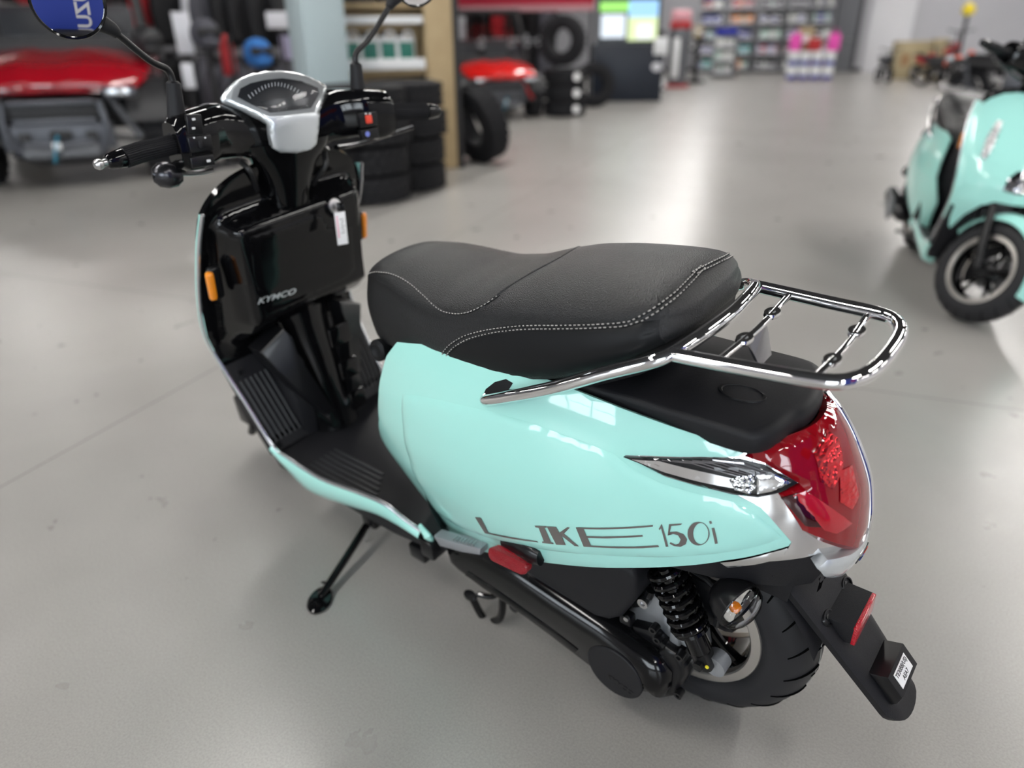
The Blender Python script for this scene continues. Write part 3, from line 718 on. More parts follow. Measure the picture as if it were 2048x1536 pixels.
# ---- transmission case, airbox, engine (left side)
def side_poly(pts, y): return [(S(u, v, 'y', y)[0], S(u, v, 'y', y)[2]) for u, v in pts]
X_, Z_, Y_ = (1, 0, 0), (0, 0, 1), (0, 1, 0)
case_px = [(878, 1090), (888, 1128), (912, 1152), (960, 1188), (1020, 1228), (1100, 1288), (1170, 1342), (1215, 1376), (1255, 1396), (1295, 1402), (1332, 1390), (1352, 1362), (1356, 1330), (1330, 1296), (1285, 1262), (1220, 1224), (1130, 1180), (1040, 1136), (960, 1100), (920, 1085)]
pc = [side_poly([q], yy)[0] for q, yy in zip(case_px, [.158]*10+[.125, .112, .108, .108, .110, .118, .130, .145, .155, .158])]; mb = MB(); mb.prism(pc, X_, Z_, Y_, .088, .040, 8, (0, .072, 0)); case = mb.out('transmission_case', 'case_black', K, ang=50, label='glossy black belt transmission case')
pc2 = side_poly([(930, 1150), (1000, 1197), (1100, 1268), (1150, 1306), (1156, 1299), (1105, 1259), (1005, 1188), (935, 1142)], .1605)
mb = MB(); mb.prism(pc2, X_, Z_, Y_, .004, .0015, 2, (0, .158, 0)); mb.out('case_rib', 'gloss_black', case)
cc = S(1229, 1344, 'y', .160)
mb = MB(); mb.lathe([(.058, -.006), (.058, .001), (.056, .0025), (.0001, .0025)], cc, (0, 1, 0), 48); rc = mb.out('round_cover', 'matte_black', case, ang=30)
me = textmesh('KYMCO', .016, .0004, .2); me.transform(frame(cc+np.array([-.012, .003, -.022]), (-.97, 0, -.2), (-.2, 0, .97))); link('embossed_logo', me, MATS['satin_black'], rc, None)
flange_px = [(1262, 1252), (1300, 1262), (1325, 1288), (1345, 1300), (1372, 1335), (1368, 1362), (1345, 1392), (1330, 1392), (1345, 1350), (1318, 1300), (1268, 1268)]
pf = side_poly(flange_px, .12); mb = MB(); mb.prism(pf, X_, Z_, Y_, .050, .006, 2, (0, .070, 0)); mb.out('case_flange', 'satin_black', case)
for u, v in ((1316, 1278), (1360, 1312), (1358, 1388), (1308, 1258)):
    mb = MB(); mb.lathe([(.0075, -.01), (.0075, .006), (.004, .006), (.004, .003), (.0001, .003)], S(u, v, 'y', .124), (0, 1, 0), 12); mb.out('case_bolt', 'satin_black', case)
pd_ = side_poly([(1330, 1290), (1362, 1312), (1374, 1350), (1352, 1392), (1320, 1398), (1300, 1380), (1300, 1310)], .12)
mb = MB(); mb.prism(pd_, X_, Z_, Y_, .07, .012, 3, (0, .055, 0)); mb.out('case_rear', 'satin_black', case)
box_px = [(930, 1090), (1235, 1128), (1262, 1140), (1270, 1160), (1268, 1205), (1240, 1238), (1215, 1243), (1190, 1236), (1040, 1142)]
pb_ = side_poly(box_px, .150); mb = MB(); mb.prism(pb_, X_, Z_, Y_, .06, .012, 3, (0, .090, 0)); ab_ = mb.out('air_box', 'matte_black', K, ang=40, label='matte black air cleaner box')
for u, v in ((1252, 1175), (1255, 1235)):
    mb = MB(); mb.box(S(u, v, 'y', .125), (.024, .02, .022), bev=.004); mb.out('clamp', 'satin_black', ab_)
    mb = MB(); mb.lathe([(.005, 0), (.005, .006), (.0001, .007)], S(u, v, 'y', .136), (0, 1, 0), 8); mb.out('screw', 'steel', ab_)
eng_px = [(1255, 1225), (1290, 1165), (1330, 1175), (1345, 1240), (1385, 1290), (1392, 1330), (1352, 1350), (1330, 1300), (1290, 1262)]
pe = side_poly(eng_px, .09); mb = MB(); mb.prism(pe, X_, Z_, Y_, .07, .012, 3, (0, .03, 0)); en = mb.out('crankcase', 'aluminium', K, ang=40, label='grey cast aluminium crankcase')
mb = MB(); mb.tube([S(1268, 1205, 'y', .11), S(1290, 1200, 'y', .11), S(1302, 1180, 'y', .105)], .009, 10, 4); mb.out('mount_lug', 'satin_black', en)
mb = MB(); mb.lathe([(.010, -.01), (.010, .006), (.005, .006), (.005, .002), (.0001, .002)], S(1288, 1204, 'y', .118), (0, 1, 0), 16); mb.out('bolt', 'steel', en)
mb = MB(); mb.prism(side_poly([(1340, 1250), (1352, 1265), (1362, 1300), (1350, 1310), (1338, 1280)], .105), X_, Z_, Y_, .012, .004, 2, (0, .095, 0)); mb.out('casting_boss', 'aluminium', en)
mb = MB(); mb.box((.02, 0, .30), (.34, .15, .10), bev=.02); mb.box((.22, 0, .22), (.26, .16, .14), bev=.03); mb.out('engine_block', 'satin_black', K)
mb = MB(); mb.tube([S(1225, 1145, 'y', .10), S(1262, 1155, 'y', .10), S(1282, 1200, 'y', .09)], .006, 8, 4); mb.out('breather_hose', 'rubber_hose', K)
mb = MB(); mb.tube([S(1370, 1130, 'y', .07), S(1420, 1165, 'y', .08), S(1440, 1200, 'y', .09), S(1432, 1250, 'y', .08)], .005, 8, 5); mb.out('brake_hose', 'rubber_hose', K)
mb = MB(); mb.box((0, 0, 0), (.038, .003, .008), bev=.001).xf(frame(S(1264, 1150, 'y', .118), (-.35, 0, -.94), (0, 1, 0))); mb.out('hose_label', 'white_label', K)
# muffler and right-hand case (right side)
mb = MB(); mb.lathe([(.02, 0), (.045, .02), (.055, .06), (.055, .33), (.045, .36), (.02, .365)], (.20, -.15, .20), (-.97, -.06, .18), 28, ell=(1, .85)); mf = mb.out('muffler', 'satin_black', K)
mb = MB(); mb.prism([(.15, .20), (.10, .27), (-.10, .31), (-.14, .27), (-.12, .21), (.08, .15)], X_, Z_, (0, -1, 0), .012, .005, 2, (0, -.205, 0)); mb.out('heat_shield', 'silver_grey', mf)

# ---- side reflector on its bracket, still in its film
rc0 = S(1052, 1112, 'y', .195)
mb = MB(); mb.tube([rc0+np.array([.062, -.014, -.012]), rc0+np.array([.0, -.006, .004]), rc0+np.array([-.03, -.004, .008])], [.014, .020, .014], 16, 6, flat=(.7, 1.1)); rb = mb.out('side_reflector', 'satin_black', K, label='oval red side reflector on a black bracket')
ro = S(1017, 1120, 'y', .207); rx_ = S(1062, 1139, 'y', .205)-S(978, 1100, 'y', .205)
prof_r = [(.0001, .004), (.8, .004), (1, .002), (1, -.006)]
def oval(Lx, Lz, y, k, n=36): return [(k*(Lx-Lz)*np.sign(math.cos(a))+k*Lz*math.cos(a) if True else 0, k*Lz*math.sin(a), y) for a in np.linspace(0, 2*math.pi, n, endpoint=False)]
fo = frame(ro, rx_, (0, 1, .25))
def oval_mesh(Lx, Lz, h): 
    mb = MB(); mb.loft([[(p[0], h0, p[1]) for p in oval(Lx, Lz, 0, k)] for h0, k in ((-.012, .95), (h*.5, 1), (h, .94), (h, .3))]); return mb
oval_mesh(.046, .0135, .006).xf(fo).out('reflector', 'red_reflector', rb)
film = MB(); V = []; Fc = []
for i in range(13):
    for j in range(7):
        x = -.056+.112*i/12; z = -.024+.040*j/6; V.append((x, .0085+.0016*math.sin(i*1.7+j)+.0012*math.cos(j*2.3-i), z*(1+.1*math.sin(i*.8))))
for i in range(12):
    for j in range(6): Fc.append((i*7+j, (i+1)*7+j, (i+1)*7+j+1, i*7+j+1))
film.raw(V, Fc).xf(fo).out('protective_film', 'film', rb)
# ---- folded passenger peg
pp = [S(u, v, 'y', .185) for u, v in ((872, 1068), (905, 1078), (968, 1092), (966, 1106), (930, 1100), (885, 1088))]
mb = MB(); mb.prism([(p[0], p[2]) for p in pp], X_, Z_, Y_, .026, .004, 2, (0, .168, 0)); pg = mb.out('passenger_peg', 'aluminium', K, label='folded grey passenger foot peg')
for k in range(7):
    q = S(912+k*6.4, 1079+k*1.7, 'y', .190); mb = MB(); mb.box(q+np.array([0, .001, .004]), (.0022, .012, .006)); mb.out('grip_rib', 'steel', pg)
mb = MB(); mb.box(S(868, 1088, 'y', .15), (.04, .05, .05), bev=.008); mb.out('peg_bracket', 'satin_black', K); mb = MB(); mb.box(S(845, 1098, 'y', .13), (.05, .04, .04), bev=.006); mb.out('peg_bracket', 'satin_black', K)
# ---- centre stand folded under
mb = MB(); mb.tube([S(1000, 1165, 'y', .13), S(1005, 1200, 'y', .13), S(1000, 1236, 'y', .13), S(975, 1243, 'y', .135), S(960, 1225, 'y', .14), S(945, 1196, 'y', .145)], .0085, 10, 5)
mb.tube([S(1010, 1178, 'y', .12), S(985, 1193, 'y', .13), S(955, 1188, 'y', .14)], .006, 8, 4); cs = mb.out('centre_stand', 'gloss_black', K, label='black centre stand folded up')
mb = MB(); mb.lathe([(.0001, .004), (.016, .003), (.019, -.003), (.0001, -.006)], S(940, 1190, 'y', .148), (.1, .35, 1), 20, ell=(1, .6)); mb.out('stand_foot', 'satin_black', cs)
mb = MB(); mb.tube([(.30, .13, .09), (.30, -.13, .09)], .011, 12); mb.tube([(.34, -.12, .14), (.10, -.14, .10)], .010, 10); mb.out('stand_tube', 'satin_black', cs)
# ---- side stand
def SW(u, v, z): q = G(u, v, z); return q @ LM
ft = SW(640, 1199, .006); pv = S(733, 1052, 'y', .125)
mb = MB(); mb.tube([pv, pv*.5+ft*.5+np.array([.0, .002, 0]), ft+np.array([0, -.004, .006])], [.010, .0095, .0085], 14, 5); ss = mb.out('side_stand', 'gloss_black', K, label='black side stand propped on the floor')
mb = MB(); up_ = np.array([0, 0, 1.]) @ LM; fwd_ = pv-ft; fwd_[2] = 0
mb.lathe([(.0001, -.004), (.044, -.004), (.046, 0), (.040, .004), (.0001, .006)], ft, up_, 24, ell=(.95, .60), xref=S(690, 1150, 'y', .2)-ft); mb.out('stand_foot', 'gloss_black', ss)
t0 = pv*.22+ft*.78; t1 = S(614, 1165, 'y', t0[1]+.012)
mb = MB(); mb.tube([t0, (t0+t1)/2+np.array([0, 0, -.002]), t1], .0034, 8, 4); mb.lathe([(.0001, -.005), (.006, -.004), (.006, .004), (.0001, .005)], t1, t1-t0, 10); mb.out('stand_tang', 'gloss_black', ss)
mb = MB(); mb.tube([S(742, 1052, 'y', .118), S(722, 1108, 'y', .14)], .0042, 8); mb.out('return_spring', 'steel', ss)
mb = MB(); mb.tube([S(722, 1108, 'y', .14), S(708, 1112, 'y', .146)], .003, 8); mb.out('spring_pin', 'gloss_black', ss)
mb = MB(); mb.box(pv+np.array([.0, -.02, .02]), (.05, .03, .06), bev=.008); mb.out('stand_bracket', 'satin_black', ss)
# ---- leg shield (heights z, half widths and edge depths)
_sz = np.array([.24, .30, .40, .485, .555, .656, .72, .786, .863, .93, .97])
_sx = np.array([.99, 1.035, 1.082, 1.108, 1.106, 1.070, 1.035, .998, .962, .930, .915])
_bz = np.array([.24, .47, .52, .565, .60, .66, .74, .80, .818, .835, .86, .93])
_bb = np.array([.0, .0, .030, .110, .135, .120, .090, .066, .058, .020, .000, .0])
def sm(x): x = np.clip(x, 0, 1); return x*x*(3-2*x)
def inner(y, z):
    y = np.asarray(y, float); z = np.asarray(z, float)
    b = np.interp(z, _bz, _bb); k = sm((.186-np.abs(y))/.030)
    return np.stack([np.interp(z, _sz, _sx)-b*k+.012*(1-(y/.22)**2)*sm((z-.82)/.03), y+0*z, z+0*y], -1)
INNER = Surf(inner, -.21, .21, .26, .93, 80, 90).face(.0, .7, (-1, 0, 0))
half = [(.0, .925), (.07, .925), (.125, .915), (.170, .892), (.198, .862), (.210, .83), (.215, .787), (.216, .66), (.211, .556), (.201, .485), (.191, .39), (.186, .27), (.0, .27)]
half = [tuple(p) for p in catmull(half[:-1], 4)]+[(.0, .27)]
full = half+[(-a, b) for a, b in half[::-1][1:-1]]
shield = patch(INNER, full, .012, .010, 0, .002, .012).out('leg_shield', 'gloss_black', K, ang=50, label='glossy black inner leg shield')
def inpx(pts): return [INNER.inv(*p) for p in pts]
# glove box lid outline and badge
lid = [(.135, .80), (.142, .79), (.146, .70), (.136, .63), (.126, .615), (-.10, .615), (-.125, .63), (-.128, .74), (-.10, .745), (-.06, .755), (-.045, .79), (-.03, .80)]
patch(INNER, lid, .012, .010, .0035, .0025, .004).out('glove_box_lid', 'gloss_black', shield)
bo, b1 = INNER.fn(*[np.array([c]) for c in INNER.inv(512, 603)])[0], INNER.fn(*[np.array([c]) for c in INNER.inv(586, 582)])[0]
me = textmesh('KYMCO', .030, .0006, .35, .0006); bx = b1-bo; bm_ = (bo+b1)/2
me.transform(frame(bm_, (bx[0]*0, bx[1], bx[2]), (0, 0, 1)) @ Matrix.Diagonal((np.linalg.norm(bx)/.104, .62, 1, 1)))
for v in me.vertices: v.co.x = inner(np.array([v.co.y]), np.array([v.co.z]))[0][0]-.0052-(.001 if v.co.x < bm_[0] else 0)
link('badge', me, MATS['silver_paint'], shield, None, label='chrome script badge')
# ignition lock
ig = INNER.fn(*[np.array([c]) for c in INNER.inv(668, 412)])[0]
mb = MB(); mb.lathe([(.026, -.01), (.025, .003), (.020, .005), (.017, .002), (.0001, .002)], ig, (-1, 0, .1), 28); lk = mb.out('ignition_lock', 'gloss_black', shield)
mb = MB(); mb.lathe([(.0165, .0), (.0165, .0045), (.013, .006), (.0001, .006)], ig, (-1, 0, .1), 24); mb.out('lock_barrel', 'steel', lk)
# amber side reflectors
for s_ in (1, -1):
    q = S(424, 566, 'y', .205)*np.array([1, s_, 1]); mb = MB(); mb.box((0, 0, 0), (.020, .030, .082), bev=.009, seg=3).xf(Matrix.Translation(q+np.array([-.004, -.006*s_, 0])) @ Matrix.Rotation(-.25, 4, 'Y')); rf = mb.out('side_marker', 'satin_black', K, label='amber side marker reflector')
    mb = MB(); mb.box((0, 0, 0), (.016, .018, .070), bev=.007, seg=3).xf(Matrix.Translation(q+np.array([-.010, .008*s_, -.002])) @ Matrix.Rotation(-.25, 4, 'Y') @ Matrix.Rotation(-.25*s_, 4, 'Z')); mb.out('marker_lens', 'amber', rf)
# ---- mint front apron
def apron(y, z):
    y = np.asarray(y, float); z = np.asarray(z, float); w_ = np.interp(z, [.27, .39, .485, .66, .787, .862, .925, .96], [.187, .192, .203, .219, .218, .205, .17, .14])
    q = np.clip(1-(y/w_)**2, 0, 1)
    return np.stack([np.interp(z, _sz, _sx)+.010+np.interp(z, [.27, .45, .6, .8, .96], [.02, .085, .105, .085, .05])*q**.75+.012*np.clip(1-np.abs(y)/.05, 0, 1), y+0*z, z+0*y], -1)
APR = Surf(apron, -.2, .2, .3, .93, 30, 30).face(0, .6, (1, 0, 0))
arch = [(.0, .50), (.06, .50), (.10, .475), (.135, .42), (.155, .34)]
ha = [(.0, .918), (.07, .916), (.120, .905), (.164, .880), (.192, .850), (.2100, .79), (.2175, .66), (.212, .556), (.202, .485), (.192, .39), (.188, .30), (.186, .27), (.168, .27), *arch[::-1]]
patch(APR, ha+[(-a, b) for a, b in ha[::-1][1:-1]], .012, .012, 0, .001, .008).out('front_apron', 'mint', K, ang=50)
for s_ in (1, -1):       # front winkers: a ribbed clear strip each side
    P = [(.105, .80), (.125, .805), (.150, .73), (.155, .66), (.140, .65), (.122, .70)]
    P = [(a*s_, b) for a, b in P]
    if s_ < 0: P = P[::-1]
    fl = patch(APR, P, .012, .012, .003, .001, .004).out('front_winker', 'facet_silver', K)
    for k in range(5):
        z = .67+k*.025; c = .115+(.80-z)*.22; q = apron(np.array([c*s_]), np.array([z]))[0]
        mb = MB(); mb.box(q+np.array([.006, 0, 0]), (.006, .03, .006), bev=.001); mb.out('winker_rib', 'silver_grey', fl)
gp = [(.0, .545), (.05, .55), (.045, .60), (.02, .63), (.0, .635)]
gr = patch(APR, gp+[(-a, b) for a, b in gp[::-1][1:-1]], .01, .01, .003, .001, .004).out('front_grille', 'dark_chrome', K)
for k in range(3):
    q = apron(np.array([0.]), np.array([.56+k*.022]))[0]; mb = MB(); mb.tube([q+np.array([-.008, .04-k*.008, 0]), q+np.array([.006, 0, -.004]), q+np.array([-.008, -.04+k*.008, 0])], .003, 8, 5); mb.out('grille_bar', 'chrome', gr)
# ---- lower tunnel between the feet
tun = [(.985, .58, .075), (.985, .50, .070), (.975, .42, .064), (.965, .34, .060), (.955, .28, .062), (.945, .240, .064)]
rg = []
for x, z, w_ in tun:
    row = []
    for k in range(13):
        a = math.pi*k/12; row.append((x+.09-(.09)*math.sin(a)**.7, w_*math.cos(a), z))
    rg.append(row)
rg2 = [[tuple(p) for p in r] for r in np.array([catmull([r[k] for r in rg], 5) for k in range(13)]).transpose(1, 0, 2)]
MB().loft(rg2, False, False).out('centre_tunnel', 'gloss_black', K, ang=60)
for s_ in (1, -1):      # grey pads beside it
    pad = [q*np.array([1, s_, 1]) for q in (S(520, 704, 'x', 1.0), S(566, 657, 'x', .988), S(583, 674, 'x', .978), S(594, 708, 'x', .972), S(668, 820, 'x', .950), S(654, 831, 'x', .955), S(602, 790, 'x', .975))]
    c0 = np.mean(pad, 0); mb = MB(); mb.loft([[p+np.array([.05, 0, 0]) for p in pad], [p for p in pad], [c0+(p-c0)*.95+np.array([-.004, 0, 0]) for p in pad]]); mb.out('tunnel_pad', 'satin_black', K)
for z, w_ in ((.52, .030), (.43, .026), (.345, .022)):
    mb = MB(); mb.box((.893-(.52-z)*.07, 0, z), (.012, w_*2, .05), bev=.005).out('tunnel_cap', 'gloss_black', K)
# ---- floor board, toe boards, ribs
fz = .238
flo = [(1.02, .150), (1.02, .186), (.97, .186), (.88, .184), (.80, .182), (.70, .182), (.60, .180), (.52, .172), (.46, .150)]
flo = flo+[(x, -y) for x, y in flo[::-1]]
def floor_z(x): return fz-.010*sm((.95-x)/.2)
rg = [[(x, y*k, floor_z(x)+dz) for x, y in flo] for dz, k in ((-.05, .96), (-.012, 1.0), (-.002, 1.0), (0, .985))]
MB().loft(rg).out('floor_board', 'matte_black', K, ang=40, label='black ribbed floor board')
flb = K.children[-1]
def strip(A, B, n, wd, h, nm, m='matte_black', par=None):
    pass
mat('rib_rubber', (.030, .031, .034), .5)
for s_ in (1, -1):
    for i in range(6):
        y0 = (.085+i*.015)*s_; x0, x1 = .93-i*.004, .66+(5-i)*.012
        mb = MB(); mb.box(((x0+x1)/2, y0, floor_z(.8)+.0015), (x0-x1, .007, .005), bev=.0015); mb.out('floor_rib', 'rib_rubber', flb)
    # toe board
    a, b = np.array([1.005, 0, .243]), np.array([1.100, 0, .470]); d = b-a; nrm = np.array([-d[2], 0, d[0]])/np.linalg.norm(d)
    mb = MB(); mb.loft([[a+np.array([0, .186*s_, 0]), a+np.array([0, .070*s_, 0]), a+np.array([.03, .07*s_, -.02]), a+np.array([.03, .186*s_, -.02])],
        [b+np.array([0, .196*s_, 0]), b+np.array([0, .100*s_, 0]), b+np.array([.03, .10*s_, -.02]), b+np.array([.03, .196*s_, -.02])]]); tb = mb.out('toe_board', 'matte_black', K)
    for i in range(6):
        y0 = .100+i*.014
        mb = MB(); mb.tube([a+d*.10+np.array([0, y0*s_, 0])+nrm*.001, a+d*.80+np.array([0, (y0+.012)*s_, 0])+nrm*.001], .0030, 6); mb.out('toe_rib', 'rib_rubber', tb)
    for f in (.06, .88):
        mb = MB(); mb.lathe([(.009, 0), (.008, .003), (.0001, .003)], a+d*f+np.array([0, .17*s_, 0])+nrm*.0005, nrm, 14); mb.out('floor_bolt', 'satin_black', tb)
# fairing under the seat nose
rg = []
for z, x, w_ in ((.235, .50, .165), (.30, .535, .165), (.42, .570, .160), (.54, .588, .140), (.62, .590, .115), (.66, .585, .095)):
    rg.append([(x-.07*(abs(y)/w_)**3, y, z) for y in np.linspace(-w_, w_, 15)])
MB().loft(rg, False, False).out('front_fairing', 'matte_black', K)
mb = MB(); mb.box((.75, 0, .165), (.62, .20, .10), bev=.03); mb.box((1.06, 0, .30), (.12, .20, .34), bev=.03); mb.out('chassis', 'matte_black', K)
mat('trim_steel', (.62, .63, .66), .24, metal=.9)
# ---- bright edge trim and mint floor skirt (left from the picture, right mirrored)
edge = [S(405, 430, 'y', .207), S(398, 500, 'y', .217), S(399, 600, 'y', .217), S(411, 670, 'y', .212), S(438, 722, 'y', .203), S(488, 800, 'y', .194), S(545, 890, 'y', .189), S(575, 915, 'y', .187), S(640, 956, 'y', .185), S(720, 986, 'y', .184), S(770, 1008, 'y', .182), S(806, 1036, 'y', .178), S(842, 1062, 'y', .172)]
low = [S(548, 900, 'y', .182), S(575, 935, 'y', .176), S(618, 982, 'y', .172), S(690, 1010, 'y', .170), S(750, 1028, 'y', .168), S(800, 1050, 'y', .166), S(846, 1078, 'y', .164)]
for s_ in (1, -1):
    M_ = np.array([1, s_, 1])
    mb = MB(); mb.tube([p*M_ for p in edge], .0046, 8, 5); mb.out('edge_trim', 'trim_steel', K)
    up_ = catmull(edge[6:], 6); lw = catmull(low, 6); N = len(up_); lw = [lw[min(int(round(i*(len(lw)-1)/(N-1))), len(lw)-1)] for i in range(N)]
    rg = []
    for a, b in zip(up_, lw):
        rg.append([(a+(b-a)*f+np.array([0, .012*math.sin(math.pi*f)**.8, 0]))*M_ for f in np.linspace(0, 1, 9)]+[(b+np.array([0, -.04, -.012]))*M_])
    MB().loft(rg, False, False).out('floor_skirt', 'mint', K, ang=60)
    mb = MB(); mb.tube([S(840, 1052, 'y', .170)*M_, S(855, 1072, 'y', .176)*M_, S(862, 1080, 'y', .165)*M_], [.008, .013, .007], 10, 4, flat=(.6, 1)); mb.out('skirt_end', 'mint', K)
    rg = []       # mint outer edge of the shield
    for p in catmull(edge[:6], 5): rg.append([(p+np.array([.003, .0005, 0]))*M_, (p+np.array([.010, .002, 0]))*M_, (p+np.array([.024, -.004, 0]))*M_, (p+np.array([.030, -.02, 0]))*M_])
    MB().loft(rg, False, False).out('shield_edge', 'mint', K, ang=60)

# ---- steering: everything that turns with the bars is built straight ahead and turned 9 degrees
AXP = Vector((.895, 0, .98)); AXD = Vector((-math.sin(math.radians(26)), 0, math.cos(math.radians(26))))
def steer(deg): return Matrix.Translation(AXP) @ Matrix.Rotation(math.radians(deg), 4, AXD) @ Matrix.Translation(-AXP)
STM = steer(-9.0); ST_np = np.array(STM); STEER = []
def tfs(P): return P @ ST_np[:3, :3].T+ST_np[:3, 3]
STi = np.array(STM.inverted())
def H(u, v, ax, val):
    o, d = ray(u, v); o = STi[:3, :3] @ o+STi[:3, 3]; d = STi[:3, :3] @ d; i = 'xyz'.index(ax); return o+d*((val-o[i])/d[i])
def turn(o):
    if o.parent is K: o.matrix_basis = STM; STEER.append(o)
    return o
# bar cover
rg = []
for y in np.concatenate([[-.236, -.233], np.linspace(-.226, .226, 33), [.233, .236]]):
    q = abs(y)/.236; e = .90 if q > .985 else 1.0
    zt = np.interp(abs(y), [0, .06, .10, .13, .17, .226, .236], [1.020, 1.030, 1.044, 1.052, 1.050, 1.042, 1.036]); zb = np.interp(abs(y), [0, .05, .10, .16, .20, .236], [.905, .925, .944, .952, .940, .944])
    xb = np.interp(abs(y), [0, .05, .08, .12, .17, .236], [.915, .912, .905, .896, .868, .862]); xf = np.interp(abs(y), [0, .1, .17, .236], [1.03, 1.01, .965, .945])
    zc, xc, hz, hx = (zt+zb)/2, (xb+xf)/2, (zt-zb)/2*e, (xf-xb)/2*e
    ring = []
    for k in range(28):
        a = 2*math.pi*k/28; c, s2 = math.cos(a), math.sin(a); ring.append((xc+hx*np.sign(c)*abs(c)**.62, y, zc+hz*np.sign(s2)*abs(s2)**.62))
    rg.append(ring)
bar = turn(MB().loft(rg).out('bar_cover', 'gloss_black', K, ang=55, label='glossy black handlebar cover'))
# neck cover down to the shield
rg = []
for z, w_, dd in ((.965, .098, .040), (.945, .088, .042), (.92, .070, .043), (.89, .056, .044), (.86, .048, .045), (.82, .044, .046), (.78, .044, .046)):
    xc = .895+(.98-z)*.487*.72+.030; rg.append([(xc+dd*np.sign(math.cos(a))*abs(math.cos(a))**.6, w_*np.sign(math.sin(a))*abs(math.sin(a))**.75, z) for a in np.linspace(0, 2*math.pi, 32, endpoint=False)])
rg = [list(r) for r in np.array([catmull([np.array(r[k]) for r in rg], 4) for k in range(32)]).transpose(1, 0, 2)]
turn(MB().loft(rg).out('neck_cover', 'gloss_black', K, ang=50))
# instrument binnacle
prof = np.array(catmull([(.893, .930), (.886, .960), (.880, .990), (.878, 1.014), (.890, 1.045), (.906, 1.074), (.924, 1.093), (.950, 1.101), (.985, 1.096), (1.020, 1.06)], 6)); pL = np.concatenate([[0], np.cumsum(np.linalg.norm(np.diff(prof, axis=0), axis=1))])
def dash(y, s_):
    y = np.asarray(y, float); s_ = np.asarray(s_, float); k = 3.0*np.asarray(y)**2*sm((s_-.03)/.08)
    return np.stack([np.interp(s_, pL, prof[:, 0])+k, y+0*s_, np.interp(s_, pL, prof[:, 1])-k*.12], -1)
DASH = Surf(dash, -.13, .13, 0, pL[-1]*.92, 60, 60, tfs).face(0, .12, (-.5, 0, 1))
def dpx(pts): return [DASH.inv(*p) for p in pts]
outer = [(592, 306), (560, 305), (546, 297), (540, 272), (535, 248), (520, 236), (480, 219), (444, 206), (441, 198), (452, 180), (470, 163), (500, 150), (530, 145), (562, 143), (592, 147), (622, 157), (648, 170), (652, 178), (646, 200), (638, 225), (636, 262), (632, 288), (622, 299)]
sv = turn(patch(DASH, dpx(outer), .008, .006, .006, .004, .016).out('dash_bezel', 'silver_paint', K, ang=60, label='silver instrument bezel'))
turn(patch(DASH, dpx([(464, 201), (468, 182), (485, 164), (515, 153), (562, 149), (606, 155), (640, 172), (642, 184), (624, 226), (537, 235), (498, 217)]), .008, .006, .0075, .001, .004).out('dial_surround', 'silver_grey', K))
dial_px = [(477, 197), (482, 182), (502, 172), (530, 166), (562, 163), (598, 168), (630, 181), (632, 190), (617, 219), (540, 228), (505, 212)]
mat('dial_face', (.012, .013, .016), .35)
df = turn(patch(DASH, dpx(dial_px), .008, .006, .0085, .0, .003).out('dial_face', 'dial_face', K))
c_ = dpx([(558, 212)])[0]
tick = MB()
for k in range(17):
    f = k/16; u0, v0 = 502+f*93, 200-26*math.sin(math.pi*(f*.86+.07))+6*(1-f); u1, v1 = u0+(u0-550)*.10, v0-7
    if k == 0: pass
    a, b = [np.array(q) for q in dpx([(u0, v0), (u1, v1)])]; dn = np.array([.0007, 0])
    mb = MB(); patch_q = [a-dn, b-dn, b+dn, a+dn]; V = [dash(np.array([q[0]]), np.array([q[1]]))[0]+DASH.normal(np.array([q[0]]), np.array([q[1]]))[0]*.0095 for q in patch_q]
    mb.raw(V, [(0, 1, 2, 3)]).out('scale_mark', 'icon_white', df)
tick.bm.free()
mat('lcd', (.035, .037, .04), .25)
patch(DASH, dpx([(520, 207), (545, 203), (600, 199), (612, 200), (606, 214), (545, 221), (530, 217)]), .006, .005, .0095, 0, .001).out('display', 'lcd', df)
patch(DASH, dpx(dial_px), .008, .006, .0115, .001, .002).out('dial_glass', 'gauge_glass', df)
# grips, bar ends, levers
for s_ in (1, -1):
    gx = [(.900, .226*s_, .994), (.890, .30*s_, .989), (.880, .332*s_, .986)]
    mb = MB(); mb.tube(gx, .0168, 24, 6); gp = turn(mb.out('grip', 'rubber', K, label='black ribbed rubber grip'))
    d0, d1 = np.array(gx[0]), np.array(gx[-1]); ax_ = (d1-d0)/np.linalg.norm(d1-d0); L_ = np.linalg.norm(d1-d0)
    up0 = np.array([0, 0, 1.]); x0 = np.cross(up0, ax_); x0 /= np.linalg.norm(x0); y0 = np.cross(ax_, x0)
    mb = MB()
    for k in range(28):
        a = 2*math.pi*k/28; e = .0170*(math.cos(a)*x0+math.sin(a)*y0); mb.tube([d0+e+ax_*.012, np.array(gx[1])+e, d1+e-ax_*.003], .0011, 4)
    mb.out('grip_rib', 'rubber', gp, kind='stuff')
    mb = MB(); mb.lathe([(.0185, -.004), (.026, -.002), (.027, .003), (.022, .007), (.0168, .010)], d0, ax_, 28); mb.out('grip_flange', 'rubber', gp)
    mb = MB(); mb.lathe([(.0168, 0), (.0165, .006), (.013, .026), (.0105, .030), (.0001, .031)], d1, ax_, 24); be = turn(mb.out('bar_end', 'gloss_black', K))
    if s_ > 0:
        mb = MB(); mb.lathe([(.007, .030), (.0065, .036), (.009, .040), (.0095, .046), (.006, .051), (.0001, .052)], d1, ax_, 18); mb.out('bar_end_tip', 'steel', be)
